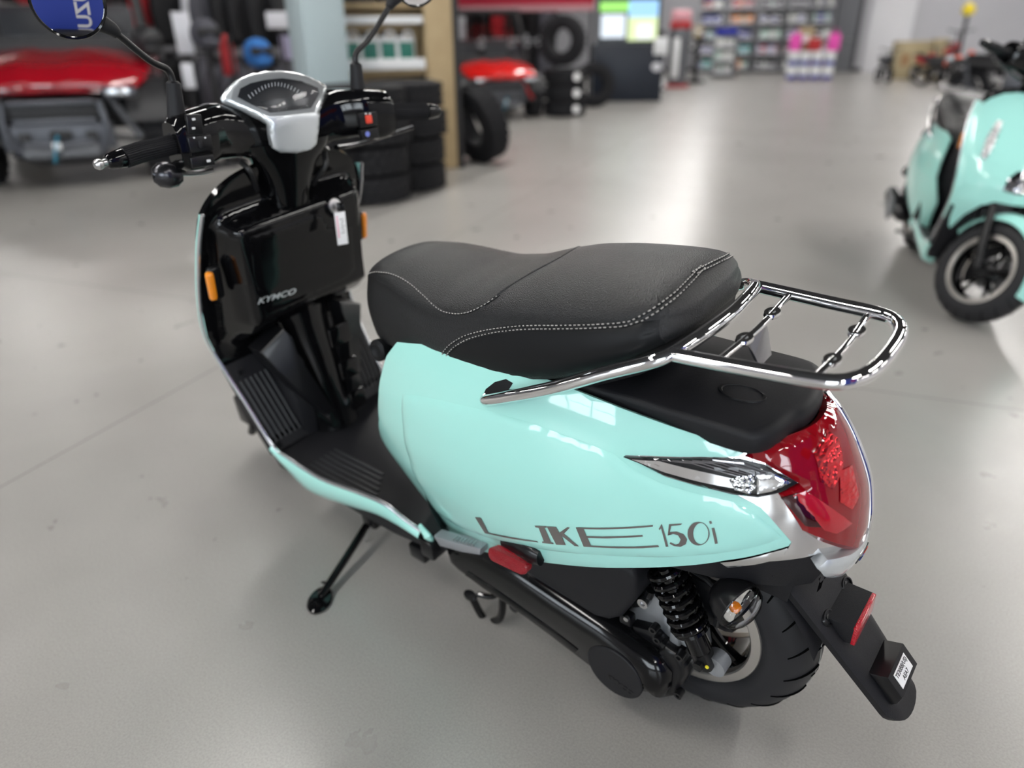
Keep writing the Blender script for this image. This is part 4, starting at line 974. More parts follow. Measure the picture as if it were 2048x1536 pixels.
# left lever with its ball end, right lever
lb = H(333, 350, 'x', .93)
mb = MB(); mb.lathe([(.0001, -.030), (.012, -.028), (.021, -.018), (.024, -.002), (.021, .014), (.012, .024), (.0001, .026)], lb, (.25, 1, .12), 28, ell=(.95, 1.05)); lv = turn(mb.out('brake_lever', 'lever_dark', K, label='dark brake lever with ball end'))
mb = MB(); mb.tube([lb+np.array([.0, -.02, .002]), H(395, 346, 'x', .935), H(425, 340, 'x', .94)], [.012, .007, .007], 12, 5, flat=(1.0, .7)); mb.out('lever_blade', 'steel', lv)
mb = MB(); mb.lathe([(.0001, .0), (.0045, .0), (.0045, .0006), (.0001, .0006)], lb+np.array([-.004, .0262, .002]), (.1, 1, .1), 14); mb.out('lever_hole', 'ink', lv)
q = [(.955, -.13, .928), (.972, -.20, .925), (.965, -.28, .935), (.950, -.335, .945)]
mb = MB(); mb.tube(q, [.008, .006, .0055, .007], 12, 5, flat=(1.2, .7)); turn(mb.out('brake_lever', 'lever_dark', K))
mb = MB(); mb.tube([(.94, -.09, .925), (.92, -.075, .90), (.96, -.06, .86)], .006, 8, 5); turn(mb.out('control_cable', 'rubber_hose', K)); mb = MB(); mb.tube([(.94, .10, .935), (.925, .09, .915), (.96, .07, .87)], .006, 8, 5); turn(mb.out('control_cable', 'rubber_hose', K))
# switch gear
def button(u, v, w_, h_, nm, m, xx=.862, t=.008, par=None, rot=0., off=0.):
    q = H(u, v, 'x', xx); mb = MB(); mb.box((0, 0, 0), (t, w_, h_), bev=min(.0022, t*.3)).xf(Matrix.Translation(q+np.array([-off, 0, 0])) @ Matrix.Rotation(rot, 4, 'X')); o = mb.out(nm, m, K if par is None else par); return o if par else turn(o)
b1 = button(388, 248, .028, .034, 'beam_switch', 'satin_black', .866, .010, rot=.12)
for dv, nm in ((-8, 0), (10, 1)): button(385, 246+dv, .006, .004, 'switch_icon', 'icon_white', .866, .0025, b1, off=.0055)
b1 = button(400, 287, .044, .028, 'signal_switch', 'satin_black', .864, .010)
button(397, 287, .007, .014, 'switch_slider', 'matte_black', .864, .010, b1, off=.006)
for du in (-14, 8): button(400+du, 275, .003, .003, 'switch_icon', 'icon_white', .864, .002, b1, off=.0055)
b1 = button(404, 322, .044, .020, 'horn_button', 'satin_black', .864, .010)
button(415, 321, .007, .0045, 'switch_icon', 'icon_white', .864, .002, b1, off=.0055)
b1 = button(735, 239, .046, .030, 'kill_switch', 'satin_black', .864, .010)
button(734, 238, .014, .017, 'switch_rocker', 'switch_red', .864, .012, b1, off=.005)
for du in (-5, 3): button(734+du, 227, .004, .003, 'switch_icon', 'icon_white', .864, .002, b1, off=.0055)
b1 = button(738, 268, .046, .022, 'start_button', 'satin_black', .864, .010)
q = H(735, 268, 'x', .858); mb = MB(); mb.lathe([(.0055, 0), (.0055, .001), (.0001, .001)], q, (-1, 0, 0), 16); mb.out('switch_icon', 'icon_blue', b1)
# mirrors
mn = {}
for s_ in (1, -1):
    M_ = np.array([1, s_, 1]); base = np.array([.910, .214, 1.036])*M_; b2 = np.array([.908, .206, 1.095])*M_; mc = np.array([.862, .352, 1.230])*M_
    if s_ < 0: base, b2, mc = np.array([.912, -.176, 1.036]), np.array([.912, -.180, 1.095]), np.array([.90, -.345, 1.252])
    mb = MB(); mb.lathe([(.017, 0), (.016, .010), (.0135, .045), (.0125, .060), (.008, .064)], base, b2-base, 18); mr = turn(mb.out('mirror', 'rubber', K, label='round rear view mirror on a black stem'))
    tip = mc+np.array([.012, -.055*s_, -.040])
    mb = MB(); mb.tube([b2-np.array([0, 0, .01]), b2+np.array([0, .004*s_, .022]), b2*.6+tip*.4+np.array([0, 0, .004]), tip], [.0062, .0062, .0056, .0060], 12, 6); mb.out('mirror_stem', 'satin_black', mr)
    mb = MB(); mb.tube([tip+(b2-tip)*.10, tip, mc+np.array([.014, -.034*s_, -.026])], [.0085, .012, .016], 14, 5); mb.out('mirror_boot', 'rubber', mr)
    nrm = MIRN[s_]; nrm = nrm/np.linalg.norm(nrm); mn[s_] = (mc, nrm)
    mb = MB(); mb.lathe([(.0001, -.026), (.025, -.024), (.042, -.016), (.0525, -.004), (.0545, .003), (.0535, .005), (.0505, .004), (.0495, .0015)], mc, nrm, 40, cap=False); mb.out('mirror_shell', 'gloss_black', mr)
    mb = MB(); mb.lathe([(.0501*k/10, .0018+(.0501**2-(.0501*k/10)**2)/1.8) for k in range(10, -1, -1)], mc, nrm, 48, cap=False); mb.out('mirror_glass', 'mirror_glass', mr, ang=None)

# ---- front wheel, fork, fender (turn too)
FX, FRR = 1.262, .222
n0 = len(K.children)
before = set(K.children)
wheel_parts(FRR, .054, .151, K, Matrix.Translation((FX, 0, FRR)), tread=True)
for s_ in (1, -1):
    mb = MB(); mb.tube([(FX, .072*s_, FRR), (FX-.045, .075*s_, FRR+.10), (1.135, .075*s_, .50)], [.020, .021, .016], 16, 4); mb.out('fork_leg', 'satin_black', K)
mb = MB(); mb.lathe([(.080, -.002), (.080, .002)], (FX, .048, FRR), (0, 1, 0), 40); mb.out('brake_disc', 'steel', K)
rg = []
for k in range(21):
    a = math.radians(-8+k*8.2); r = FRR+.030; w_ = .074*(1-.35*abs((k-10)/10)**3)
    row = []
    for j in range(13):
        t = -1+j/6; y = w_*t; dr = -.045*abs(t)**2.6; row.append((FX+(r+dr)*math.cos(a), y, FRR+(r+dr)*math.sin(a)))
    rg.append(row)
MB().loft(rg, False, False).out('front_fender', 'mint', K, ang=60)
mb = MB(); mb.tube([(FX+(FRR+.033)*math.cos(a), 0, FRR+(FRR+.033)*math.sin(a)) for a in np.radians(np.linspace(35, 75, 8))], .005, 10, 3, flat=(1, .6)); mb.out('fender_trim', 'chrome', K)
mb = MB(); mb.tube([(1.13, 0, .50), (1.04, 0, .68)], .03, 14); mb.out('steering_stem', 'satin_black', K)
for o in list(K.children):
    if o not in before: turn(o)
mb = MB(); mb.box((1.13, 0, .42), (.06, .16, .10), bev=.01); mb.out('radiator', 'satin_black', K)
q = S(494, 818, 'y', .10); mb = MB(); mb.box(q, (.06, .035, .085), bev=.008); mb.out('horn', 'satin_black', K)
q = S(506, 850, 'y', .10); mb = MB(); mb.tube([q+np.array([0, 0, .03]), q, q+np.array([.02, 0, -.03])], .012, 10, 3); mb.out('horn_bracket', 'satin_black', K)
# headlamp on the bar cover
mb = MB(); mb.lathe([(.075, -.02), (.082, .01), (.080, .02), (.072, .022)], (1.035, 0, .985), (1, 0, .08), 36, ell=(1, .9)); hl = turn(mb.out('headlamp', 'chrome', K))
mb = MB(); mb.lathe([(.074, .018), (.05, .034), (.02, .042), (.0001, .043)], (1.035, 0, .985), (1, 0, .08), 36, ell=(1, .9)); mb.out('headlamp_lens', 'facet_silver', hl)
bpy.context.view_layer.update()
# ---- key tag hanging from the ignition key: a thing of its own
kt = ig+np.array([-.012, 0, -.004])
key = thing('key_tag', 'white paper key tag hanging from the ignition key', 'key tag', tuple(LM @ kt))
def W(p): return LM @ np.asarray(p)-LM @ kt
mb = MB(); mb.box((0, 0, 0), (.026, .005, .020), bev=.004).xf(Matrix.Translation(W(kt+np.array([-.012, 0, .004])))); mb.out('key_head', 'satin_black', key)
tp = onplane(679, 424, kt+np.array([-.035, 0, 0]), (1, 0, 0)); bt = onplane(686, 489, kt+np.array([-.035, 0, 0]), (1, 0, 0))
p0, p1 = W(tp), W(bt); ty = p0-p1; tx = np.array([-.2, -1, 0.]); fr = frame((p0+p1)/2, tx, ty); Lt = np.linalg.norm(ty)
mb = MB(); mb.box((0, 0, 0), (.026, Lt, .001), bev=.0004).xf(fr); mb.out('tag_card', 'white_label', key)
mb = MB(); mb.tube([W(kt+np.array([-.02, 0, -.004])), W(tp+np.array([.004, 0, .004])), W(tp+np.array([0, 0, -.003]))], .0008, 6, 4); mb.out('tag_string', 'ink', key)
fr2 = fr @ Matrix.Translation((0, 0, .0008))
side_ = 1 if (fr.to_3x3() @ Vector((0, 0, 1))).x < 0 else -1
for k in range(9):
    mb = MB(); mb.box((-.008, Lt*.36-k*Lt*.075, .0007*side_), (.005, .0022, .0002)).xf(fr); mb.out('tag_print', 'pink_ink', key)
for k in range(7):
    mb = MB(); mb.box((.003+.002*(k % 2), Lt*.28-k*Lt*.07, .0007*side_), (.010-.002*(k % 3), .0012, .0002)).xf(fr); mb.out('tag_print', 'ink', key)
# =================================================================== BACKGROUND OF THE HALL
def face_cam(p, off=0.): d = CAMP-np.asarray(p); return math.atan2(d[1], d[0])+math.radians(off)
def hgt(v, p, u=1024):              # height of pixel row v above a floor point p
    for z in np.arange(0, 4, .01):
        if proj(np.array([p[0], p[1], z]), True)[1] < v: return z
    return 4.
mat('tyre_far', (.012, .012, .014), .7, spec=.25); mat('tread_far', (.018, .018, .020), .8, spec=.25)
mat('red_gloss', (.32, .004, .012), .18, coat=1.); mat('red_bright', (.60, .012, .010), .25, coat=.8); mat('red_matt', (.42, .02, .025), .6)
mat('plastic_grey', (.05, .053, .062), .42); mat('plastic_dark', (.018, .018, .020), .5); mat('plastic_mid', (.10, .104, .115), .4)
mat('bumper_grey', (.085, .09, .105), .36, metal=.3); mat('lamp_glass', (.75, .78, .82), .1, metal=.6)
mat('teal_strap', (.03, .25, .38), .6); mat('white_plastic', (.72, .73, .74), .4); mat('green_label', (.02, .16, .12), .5)
mat('pale_blue', (.44, .53, .55), .55); mat('wood', (.47, .36, .21), .5, var=(7, (.36, .26, .14))); mat('wood_dark', (.30, .17, .08), .6)
mat('cardboard', (.40, .33, .20), .8, var=(9, (.34, .28, .17))); mat('navy', (.004, .008, .018), .4); mat('blue', (.02, .03, .30), .45); mat('pink', (.75, .08, .42), .6)
mat('fabric_black', (.012, .012, .014), .9); mat('fabric_grey', (.07, .07, .085), .9); mat('fabric_white', (.62, .62, .66), .9); mat('fabric_red', (.45, .02, .03), .9); mat('fabric_blue', (.03, .14, .40), .9)
mat('door_white', (.66, .66, .69), .5); mat('door_grey', (.15, .155, .17), .5); mat('frame_dark', (.05, .05, .055), .5); mat('shelf_grey', (.22, .225, .24), .5)
mat('green_pack', (.36, .55, .45), .6); mat('cream_pack', (.55, .57, .52), .6); mat('orange_pack', (.75, .28, .05), .6); mat('blue_pack', (.10, .12, .36), .6); mat('teal_pack', (.08, .42, .38), .6); mat('lilac_pack', (.40, .38, .55), .6)
mat('yellow', (.70, .55, .02), .6); mat('orange_reflector', (.85, .08, .02), .3, coat=.6)

# ---- loose tyres
def knob_tyre(name, label, loc, Rr=.33, w=.125, rim=.17, tilt=None, rz=0., group='stacked off-road tyres', proto={}):
    key = (Rr, w, rim)
    if key not in proto:
        t = thing(name, label, 'tyre', (0, 0, 0), 0, group)
        prof = [(rim, -w*.8), (rim+.02, -w*.95), (Rr*.80, -w), (Rr*.95, -w*.86), (Rr*.985, -w*.6), (Rr*.99, 0), (Rr*.985, w*.6), (Rr*.95, w*.86), (Rr*.80, w), (rim+.02, w*.95), (rim, w*.8), (rim+.03, 0), (rim, -w*.8)]
        mb = MB(); mb.lathe(prof, (0, 0, 0), (0, 0, 1), 40, cap=False); mb.out('carcass', 'tyre_far', t, ang=50)
        mb = MB()
        for k in range(26):
            a = 2*math.pi*k/26
            for zz, da in ((-.62, 0), (0, .12), (.62, 0)):
                mb.box(((Rr-.006)*math.cos(a+da), (Rr-.006)*math.sin(a+da), zz*w), (.026, .055, w*.42), a+da)
        mb.out('tread_blocks', 'tread_far', t, kind='stuff'); proto[key] = t; o = t
    else: o = dup(proto[key])
    o.name = name; o['label'] = label; o['category'] = 'tyre'; o['group'] = group
    o.location = [float(c) for c in loc]; o.rotation_mode = 'XYZ'
    o.rotation_euler = (tilt[0], tilt[1], tilt[2]) if tilt else (0, 0, rz)
    return o
for nm, (u, v), n, Rr, w in (('nearest', (742, 414), 4, .33, .105), ('second', (818, 388), 4, .33, .105), ('third', (640, 432), 4, .33, .105)):
    p = G(u, v); d = (p-CAMP)[:2]; d /= np.linalg.norm(d); c = p+np.array([*(d*Rr), 0])
    wh = {'nearest': 'front stack behind the scooter handlebar', 'second': 'stack next to the wooden shelf', 'third': 'stack below the pale pillar'}[nm]
    for k in range(n):
        ordn = ('bottom', 'second from bottom', 'third from bottom', 'top')[k]
        knob_tyre('off_road_tyre', 'black off-road tyre, %s of the %s' % (ordn, wh), c+np.array([.015*math.sin(k*2.1), .015*math.cos(k*1.7), w+k*w*2.02]), Rr, w, .17, rz=k*.3)
# tyre leaning on the shelf end
p = G(988, 326); dd = p-CAMP; aim = math.atan2(dd[1], dd[0])
knob_tyre('off_road_tyre', 'black off-road tyre leaning against the end of the wooden shelf', p+np.array([0, 0, .375])-E1*.03+E2*.16, .37, .12, .18, tilt=(math.radians(74), 0, aim+math.radians(38)), group='loose tyres')

# ---- pillar and wooden shelf with oil jugs
pp_ = D(641, 120, 6.75); pc_ = np.array([pp_[0], pp_[1], 0])
mb = MB(); mb.box((0, 0, HC/2), (.36, .36, HC), bev=.02).xf(Matrix.Translation(pc_) @ Matrix.Rotation(face_cam(pc_)+.38, 4, 'Z')); structure(mb.out('pillar', 'pale_blue'))
P0 = G(917, 336); P1 = D(688, 300, 7.15); P1[2] = 0; SL = float(np.linalg.norm(P0-P1)); SHA = math.atan2(*(P0-P1)[[1, 0]])
def SHP(x, y, z): return P0+np.array([math.cos(SHA)*x-math.sin(SHA)*y, math.sin(SHA)*x+math.cos(SHA)*y, z])
sh = thing('wooden_shelf', 'tall wooden merchandise shelf with dark end beside the tyres', 'shelf', P0, SHA)
def sbox(x0, x1, y0, y1, z0, z1, nm, m, par=sh, bev=.006):
    mb = MB(); mb.box(((x0+x1)/2, (y0+y1)/2, (z0+z1)/2), (x1-x0, y1-y0, z1-z0), bev=bev); return mb.out(nm, m, par)
sbox(-.26, 0, 0, .08, 0, 2.4, 'end_post', 'wood'); sbox(-.0, .06, -.01, .34, 0, 2.4, 'end_panel', 'plastic_dark'); sbox(-SL-.04, -SL, 0, .30, 0, 2.4, 'side_panel', 'wood')
sbox(-SL, -.26, 0, .08, 0, .16, 'plinth', 'wood'); sbox(-SL, 0, .30, .34, 0, 2.4, 'back_panel', 'wood')
for z in (.16, .86, 1.40, 2.0): sbox(-SL, -.02, .02, .30, z, z+.035, 'shelf_board', 'wood')
# white tray along the middle shelf
sbox(-SL, -.28, -.03, .29, .90, .93, 'tray', 'white_plastic'); sbox(-SL, -.28, -.04, -.01, .90, .99, 'tray', 'white_plastic'); sbox(-SL, -.28, -.03, .0, 1.27, 1.33, 'shelf_rail', 'white_plastic')
def jug(name, label, loc, rz, s=1., group='oil jugs on the wooden shelf', proto={}):
    if 'j' not in proto:
        t = thing(name, label, 'jug', (0, 0, 0), 0, group)
        mb = MB(); mb.box((0, 0, .12), (.11, .17, .24), bev=.022, seg=3); mb.out('body', 'white_plastic', t)
        mb = MB(); mb.box((.056, 0, .11), (.004, .13, .17), bev=.001); mb.out('front_label', 'green_label', t)
        mb = MB(); mb.lathe([(.028, .0), (.028, .035), (.024, .04), (.0001, .04)], (0, -.04, .24), (0, 0, 1), 16); mb.out('cap', 'plastic_dark', t)
        mb = MB(); mb.tube([(0, .07, .22), (0, .06, .275), (0, .01, .28), (0, -.01, .24)], .012, 8, 4); mb.out('handle', 'white_plastic', t); proto['j'] = t; o = t
    else: o = dup(proto['j'])
    o.name = name; o['label'] = label; o['group'] = group; o.location = [float(c) for c in loc]; o.rotation_euler = (0, 0, rz); o.scale = (s, s, s); return o
jn = ('first', 'second', 'third', 'fourth', 'fifth', 'sixth', 'seventh', 'eighth')
for k in range(6):
    jug('oil_jug', 'white oil jug with green label, %s from the wooden post on the middle shelf' % jn[k], SHP(-.42-k*.165, .14, .932), SHA-math.pi/2)
jug('oil_jug', 'large white jug with green label on the bottom shelf beside the tyres', SHP(-.40, .15, .196), SHA-math.pi/2, 1.35)
def carton(name, label, loc, rz, size, m='cardboard', group=None, cat='box', seal='white_label'):
    t = thing(name, label, cat, loc, rz, group); x, y, z = size
    mb = MB(); mb.box((0, 0, z/2), (x, y, z), bev=.006); mb.out('carton', m, t)
    mb = MB(); mb.box((0, 0, z+.0005), (x*.98, y*.16, .001)); mb.out('tape', seal, t)
    mb = MB(); mb.box((x/2+.0008, 0, z*.52), (.0016, y*.42, z*.30)); mb.out('print', seal, t); return t
for k, nm in enumerate(('nearest to the wooden post', 'in the middle', 'nearest to the pillar')):
    t = carton('battery_box', 'black boxed product on the upper wooden shelf, %s' % nm, SHP(-.48-k*.36, .17, 1.436), SHA-math.pi/2, (.22, .32, .30), 'plastic_dark', 'black boxes on the upper wooden shelf', seal='plastic_mid')
    for s_ in (-.07, .07):
        mb = MB(); mb.lathe([(.0001, .002), (.04, .002), (.042, 0)], (.1115, s_, .13), (1, 0, 0), 20); mb.out('round_print', 'white_label' if k == 2 else 'plastic_mid', t)

# ---- side by side vehicles
def utv(name, label, loc, rz, red, scale=1., grey='bumper_grey', roof=True, strap=True):
    t = thing(name, label, 'utility vehicle', loc, rz); t.scale = (scale,)*3
    def b(c, s, nm, m, rot=None, bev=.02, par=t): mb = MB(); mb.box(c, s, rot, bev); return mb.out(nm, m, par)
    RY = lambda a: Matrix.Rotation(math.radians(a), 4, 'Y')
    # hood: curved loft
    rg = []
    for x, w, z0, z1 in ((.02, .60, .77, .82), (-.06, .68, .78, .89), (-.30, .72, .79, .97), (-.62, .74, .80, 1.04), (-.80, .74, .80, 1.06)):
        row = []
        for j in range(17):
            q = -1+j/8; row.append((x+.06*(1-q*q)-.10*abs(q)**3, w*q, z1-.10*abs(q)**2.2-.02*(abs(q) < .2)))
        rg.append(row+[(p[0], p[1], z0) for p in row[::-1]])
    MB().loft(rg).out('hood', red, t, ang=40)
    for s_ in (1, -1):
        rg = []
        for k in range(11):
            a = math.radians(10+k*16); rr = .44; rg.append([(-.42+rr*math.cos(a), s_*y, .42+rr*math.sin(a)*.92) for y in (.52, .66, .80, .84)])
        MB().loft(rg, False, False).out('fender_flare', 'plastic_dark', t, ang=60)
        mb = MB(); mb.box((0, 0, 0), (.10, .26, .08), bev=.025).xf(Matrix.Translation((.03, s_*.50, .72)) @ Matrix.Rotation(s_*-.25, 4, 'Z')); hl_ = mb.out('headlamp_housing', grey, t)
        mb = MB(); mb.box((0, 0, 0), (.03, .19, .05), bev=.012).xf(Matrix.Translation((.075, s_*.49, .725)) @ Matrix.Rotation(s_*-.25, 4, 'Z')); mb.out('headlamp', 'lamp_glass', hl_)
        mb = MB(); mb.tube([(.10, s_*.30, .28), (.13, s_*.36, .46), (.10, s_*.34, .66)], .026, 10, 4); mb.out('bumper_upright', grey, t)
        mb = MB(); mb.tube([(.02, s_*.22, .40), (.0, s_*.6, .34)], .02, 8); mb.out('suspension_arm', 'plastic_dark', t)
        mb = MB(); mb.tube([(-.12, s_*.34, .78), (-.06, s_*.58, .36)], .032, 10); mb.out('shock', 'red_matt' if red == 'red_bright' else 'plastic_mid', t)
        for xx, nmw in ((-.42, 0), (-2.1, 1)):
            mb = MB(); prof = [(.16, -.11), (.18, -.125), (.29, -.135), (.345, -.11), (.355, 0), (.345, .11), (.29, .135), (.18, .125), (.16, .11)]
            mb.lathe(prof, (xx, s_*.70, .355), (0, 1, 0), 36, cap=False); wh = mb.out('wheel', 'tyre_far', t)
            mb = MB(); mb.lathe([(.165, -.09), (.15, 0), (.165, .09)], (xx, s_*.70, .355), (0, 1, 0), 24, cap=False); mb.lathe([(.15, -.01), (.06, .03), (.05, .06), (.0001, .062)], (xx, s_*.70+s_*.02, .355), (0, s_, 0), 20); mb.out('wheel_rim', 'plastic_mid', wh)
            mb = MB()
            for k in range(18):
                a = 2*math.pi*k/18; mb.tube([(xx+.355*math.cos(a), s_*.70-.12, .355+.355*math.sin(a)), (xx+.362*math.cos(a+.1), s_*.70, .355+.362*math.sin(a+.1)), (xx+.355*math.cos(a), s_*.70+.12, .355+.355*math.sin(a))], .022, 5, 2)
            mb.out('tread_blocks', 'tread_far', wh, kind='stuff')
    b((.04, 0, .60), (.10, .66, .16), 'grille', 'plastic_dark'); b((.06, 0, .40), (.10, .80, .20), 'bumper_panel', grey); b((.10, 0, .52), (.05, .60, .05), 'bumper_bar', grey, bev=.02)
    b((.11, 0, .66), (.05, .62, .045), 'bumper_bar', grey, bev=.02); b((-.1, 0, .24), (.5, .56, .10), 'skid_plate', 'plastic_mid', RY(-14))
    mb = MB(); mb.tube([(.13, .25, .36), (.15, .0, .34), (.13, -.25, .36)], .022, 8, 4); mb.out('bumper_hoop', grey, t)
    for s_ in (1, -1): b((.115, s_*.24, .40), (.03, .09, .09), 'tow_eye', 'plastic_dark', bev=.01)
    if strap:
        b((.13, .02, .42), (.06, .16, .07), 'winch', 'plastic_dark'); mb = MB(); mb.tube([(.17, .0, .42), (.19, -.03, .34), (.19, -.06, .22)], .018, 6, 3, flat=(1, .4)); mb.out('winch_strap', 'teal_strap', t)
        b((.185, -.02, .34), (.02, .06, .06), 'strap_clip', 'white_plastic', bev=.006)
    b((-1.35, 0, .50), (1.2, 1.25, .24), 'chassis_tub', 'plastic_dark'); b((-2.2, 0, .80), (1.0, 1.35, .40), 'cargo_bed', 'plastic_dark')
    b((-.90, 0, 1.02), (.22, 1.30, .22), 'dashboard', 'plastic_dark')
    for s_ in (1, -1):
        b((-1.45, s_*.33, .80), (.5, .5, .16), 'seat', 'plastic_grey', bev=.05); b((-1.72, s_*.33, 1.12), (.14, .5, .6), 'seat_back', 'plastic_grey', RY(-10), .05)
        mb = MB(); mb.tube([(-.78, s_*.70, 1.02), (-1.05, s_*.66, 1.55), (-1.25, s_*.62, 1.86), (-1.9, s_*.62, 1.88), (-2.05, s_*.66, 1.0)], .028, 10, 4); mb.out('roll_bar', 'plastic_dark', t)
        b((-1.4, s_*.72, .72), (.75, .04, .5), 'door_panel', red if red == 'red_gloss' else 'plastic_dark', bev=.02)
    mb = MB(); mb.tube([(-1.25, -.62, 1.86), (-1.25, .62, 1.86)], .028, 10); mb.out('roll_bar', 'plastic_dark', t)
    if roof: b((-1.58, 0, 1.92), (.85, 1.36, .05), 'roof_panel', 'plastic_dark')
    mb = MB(); mb.lathe([(.17, -.012), (.18, 0), (.17, .012)], (-1.12, .33, 1.16), (-.8, 0, .6), 24, cap=False); mb.out('steering_wheel', 'plastic_dark', t)
    b((-.9, .0, 1.42), (.012, 1.22, .62), 'windscreen', 'film', RY(28), 0)
    return t
pu = G(150, 372); utv('utility_vehicle', 'dark red side-by-side vehicle with grey front bumper and teal winch strap', pu, face_cam(pu, -10), 'red_gloss', 1.06)
pu = G(1010, 240); utv('utility_vehicle', 'bright red side-by-side vehicle with black cage parked behind the wooden shelf', pu, face_cam(pu, 16), 'red_bright', .80, 'plastic_grey')

# ---- tyre display behind
p = G(1128, 236)
for k in range(3):
    o = knob_tyre('off_road_tyre', 'black tyre with a round white sticker, %s of the flat stack beside the kiosk' % ('bottom', 'middle', 'top')[k], p+np.array([0, 0, .125+k*.235])+(p-CAMP)*np.array([.03, .03, 0]), .33, .115, .17, rz=k, group='tyres beside the kiosk')
    q = face_cam(p, 12); c_ = Matrix.Rotation(q-k, 4, 'Z') @ Vector((.335, .12, 0)); mb = MB(); mb.lathe([(.06, 0), (.06, .006), (.0001, .007)], c_, (c_.x, c_.y, 0), 20); mb.out('round_sticker', 'white_label', o)
p2 = p+(p-CAMP)*np.array([.06, .06, 0]); aim = face_cam(p2)
knob_tyre('off_road_tyre', 'large black tyre standing upright on the stack beside the kiosk', p2+np.array([0, 0, 1.10])+E2*.05, .37, .12, .18, tilt=(math.radians(88), 0, aim+math.radians(70)), group='tyres beside the kiosk')
knob_tyre('off_road_tyre', 'black tyre standing on the floor between the tyre stack and the kiosk', G(1185, 214)+np.array([0, 0, .37]), .37, .12, .18, tilt=(math.radians(88), 0, aim+math.radians(100)), group='tyres beside the kiosk')
# ---- red hanging sign box over the vehicle row
q = D(1047, 23, 15.2); t = thing('sign_board', 'long dark red sign board with pale lower edge above the vehicles', 'sign', (q[0], q[1], 0), face_cam(q)); z0 = q[2]
mat('sign_red', (.36, .006, .03), .5); mat('sign_edge', (.42, .20, .22), .6)
mb = MB(); mb.box((0, 0, z0+.55), (.16, 2.62, .9), bev=.02); mb.out('panel', 'sign_red', t)
mb = MB(); mb.box((0, 0, z0+.05), (.18, 2.62, .10), bev=.01); mb.out('lower_edge', 'sign_edge', t)
for s_ in (-1.27, 1.27): mb = MB(); mb.tube([(0, s_, 0), (0, s_, z0)], .03, 10); mb.out('post', 'plastic_dark', t)

# ---- kiosk with a lit screen
p = G(1252, 205); t = thing('kiosk', 'navy kiosk with a lit colourful screen', 'kiosk', p+(p-CAMP)*np.array([.012, .012, 0]), face_cam(p, 6))
def kb(c, s, nm, m, bev=.01, par=t): mb = MB(); mb.box(c, s, None, bev); return mb.out(nm, m, par)
kb((-.25, 0, .51), (.50, 1.34, 1.02), 'cabinet', 'navy'); kb((-.30, 0, 1.68), (.16, 1.20, 1.32), 'screen_housing', 'navy'); kb((-.2, .62, 1.1), (.3, .12, .3), 'side_arm', 'plastic_dark')
for nm_, col_, c_, s_ in (('green_band', (.35, .85, .15), (0, -.28, 1.66), (.012, .56, .16)), ('text_panel', (.78, .86, .95), (0, -.30, 1.33), (.012, .46, .40)), ('picture_sky', (.35, .65, 1.0), (0, .26, 1.62), (.012, .56, .28)), ('picture_field', (.72, .85, .45), (0, .26, 1.28), (.012, .56, .40)), ('picture_path', (.85, .87, .92), (.004, .30, 1.24), (.012, .30, .26)), ('screen_base', (.06, .07, .08), (-.006, 0, 1.41), (.012, 1.16, .76))):
    m_ = mat('screen_'+nm_, (0, 0, 0), .3, emit=col_, es=.9 if nm_ != 'screen_base' else .2); kb((-.21+c_[0], c_[1], c_[2]), s_, nm_, m_, 0)
kb((-.212, .0, 1.97), (.010, 1.16, .26), 'header', 'navy', 0)
mat('lit_white', (.9, .95, .95), .4, emit=(.9, 1, .98), es=.8)
mb = MB(); mb.lathe([(.12, 0), (.12, .01), (.0001, .012)], (-.207, -.40, 1.98), (1, 0, 0), 24); mb.out('header_disc', 'lit_white', t)
for k in range(6): kb((-.205, -.18+k*.11, 2.00), (.01, .07, .10), 'header_letter', 'lit_white', .004)
sp = kb((.02, .60, .98), (.03, .26, .30), 'paper_holder', 'white_plastic')
mb = MB(); mb.lathe([(.10, 0), (.10, .006), (.0001, .007)], (.002, .55, .62), (1, 0, 0), 18, ell=(1, .8)); mb.out('round_sticker', 'fabric_white', t)
# ---- grey and red pump column with its sign
p = G(1352, 174); t = thing('pump_column', 'grey pump column with red and white top and red base', 'pump', p, face_cam(p))
mb = MB(); mb.lathe([(.30, 0), (.30, .05), (.24, .06)], (0, 0, 0), (0, 0, 1), 24); mb.out('base', 'red_matt', t)
mb = MB(); mb.lathe([(.20, .05), (.24, .5), (.25, 1.0), (.25, 1.20), (.18, 1.30)], (0, 0, 0), (0, 0, 1), 24, ell=(1, 1.1)); mb.out('column', 'plastic_mid', t)
mb = MB(); mb.box((.22, -.06, .66), (.08, .16, .9), bev=.03); mb.out('front_panel', 'white_plastic', t)
mb = MB(); mb.box((0, 0, 1.38), (.30, .52, .16), bev=.05); mb.out('sign_lower', 'red_matt', t); mat('pale_red', (.62, .30, .34), .5); mb = MB(); mb.box((0, 0, 1.58), (.28, .48, .26), bev=.07); mb.out('sign_upper', 'pale_red', t)
p = G(1322, 182); t = thing('floor_lamp_disc', 'round white disc sign standing beside the kiosk', 'sign', p, face_cam(p))
mb = MB(); mb.lathe([(.0001, .0), (.10, .0), (.10, .02), (.0001, .02)], (0, 0, .14), (1, 0, .1), 20); mb.out('disc', 'white_plastic', t); mb = MB(); mb.box((-.03, 0, .03), (.16, .16, .06), bev=.02); mb.out('foot', 'plastic_dark', t)
p = G(1388, 166); t = thing('display_stand', 'dark display stand holding a tan box and white helmet beside the pump', 'display stand', p, face_cam(p))
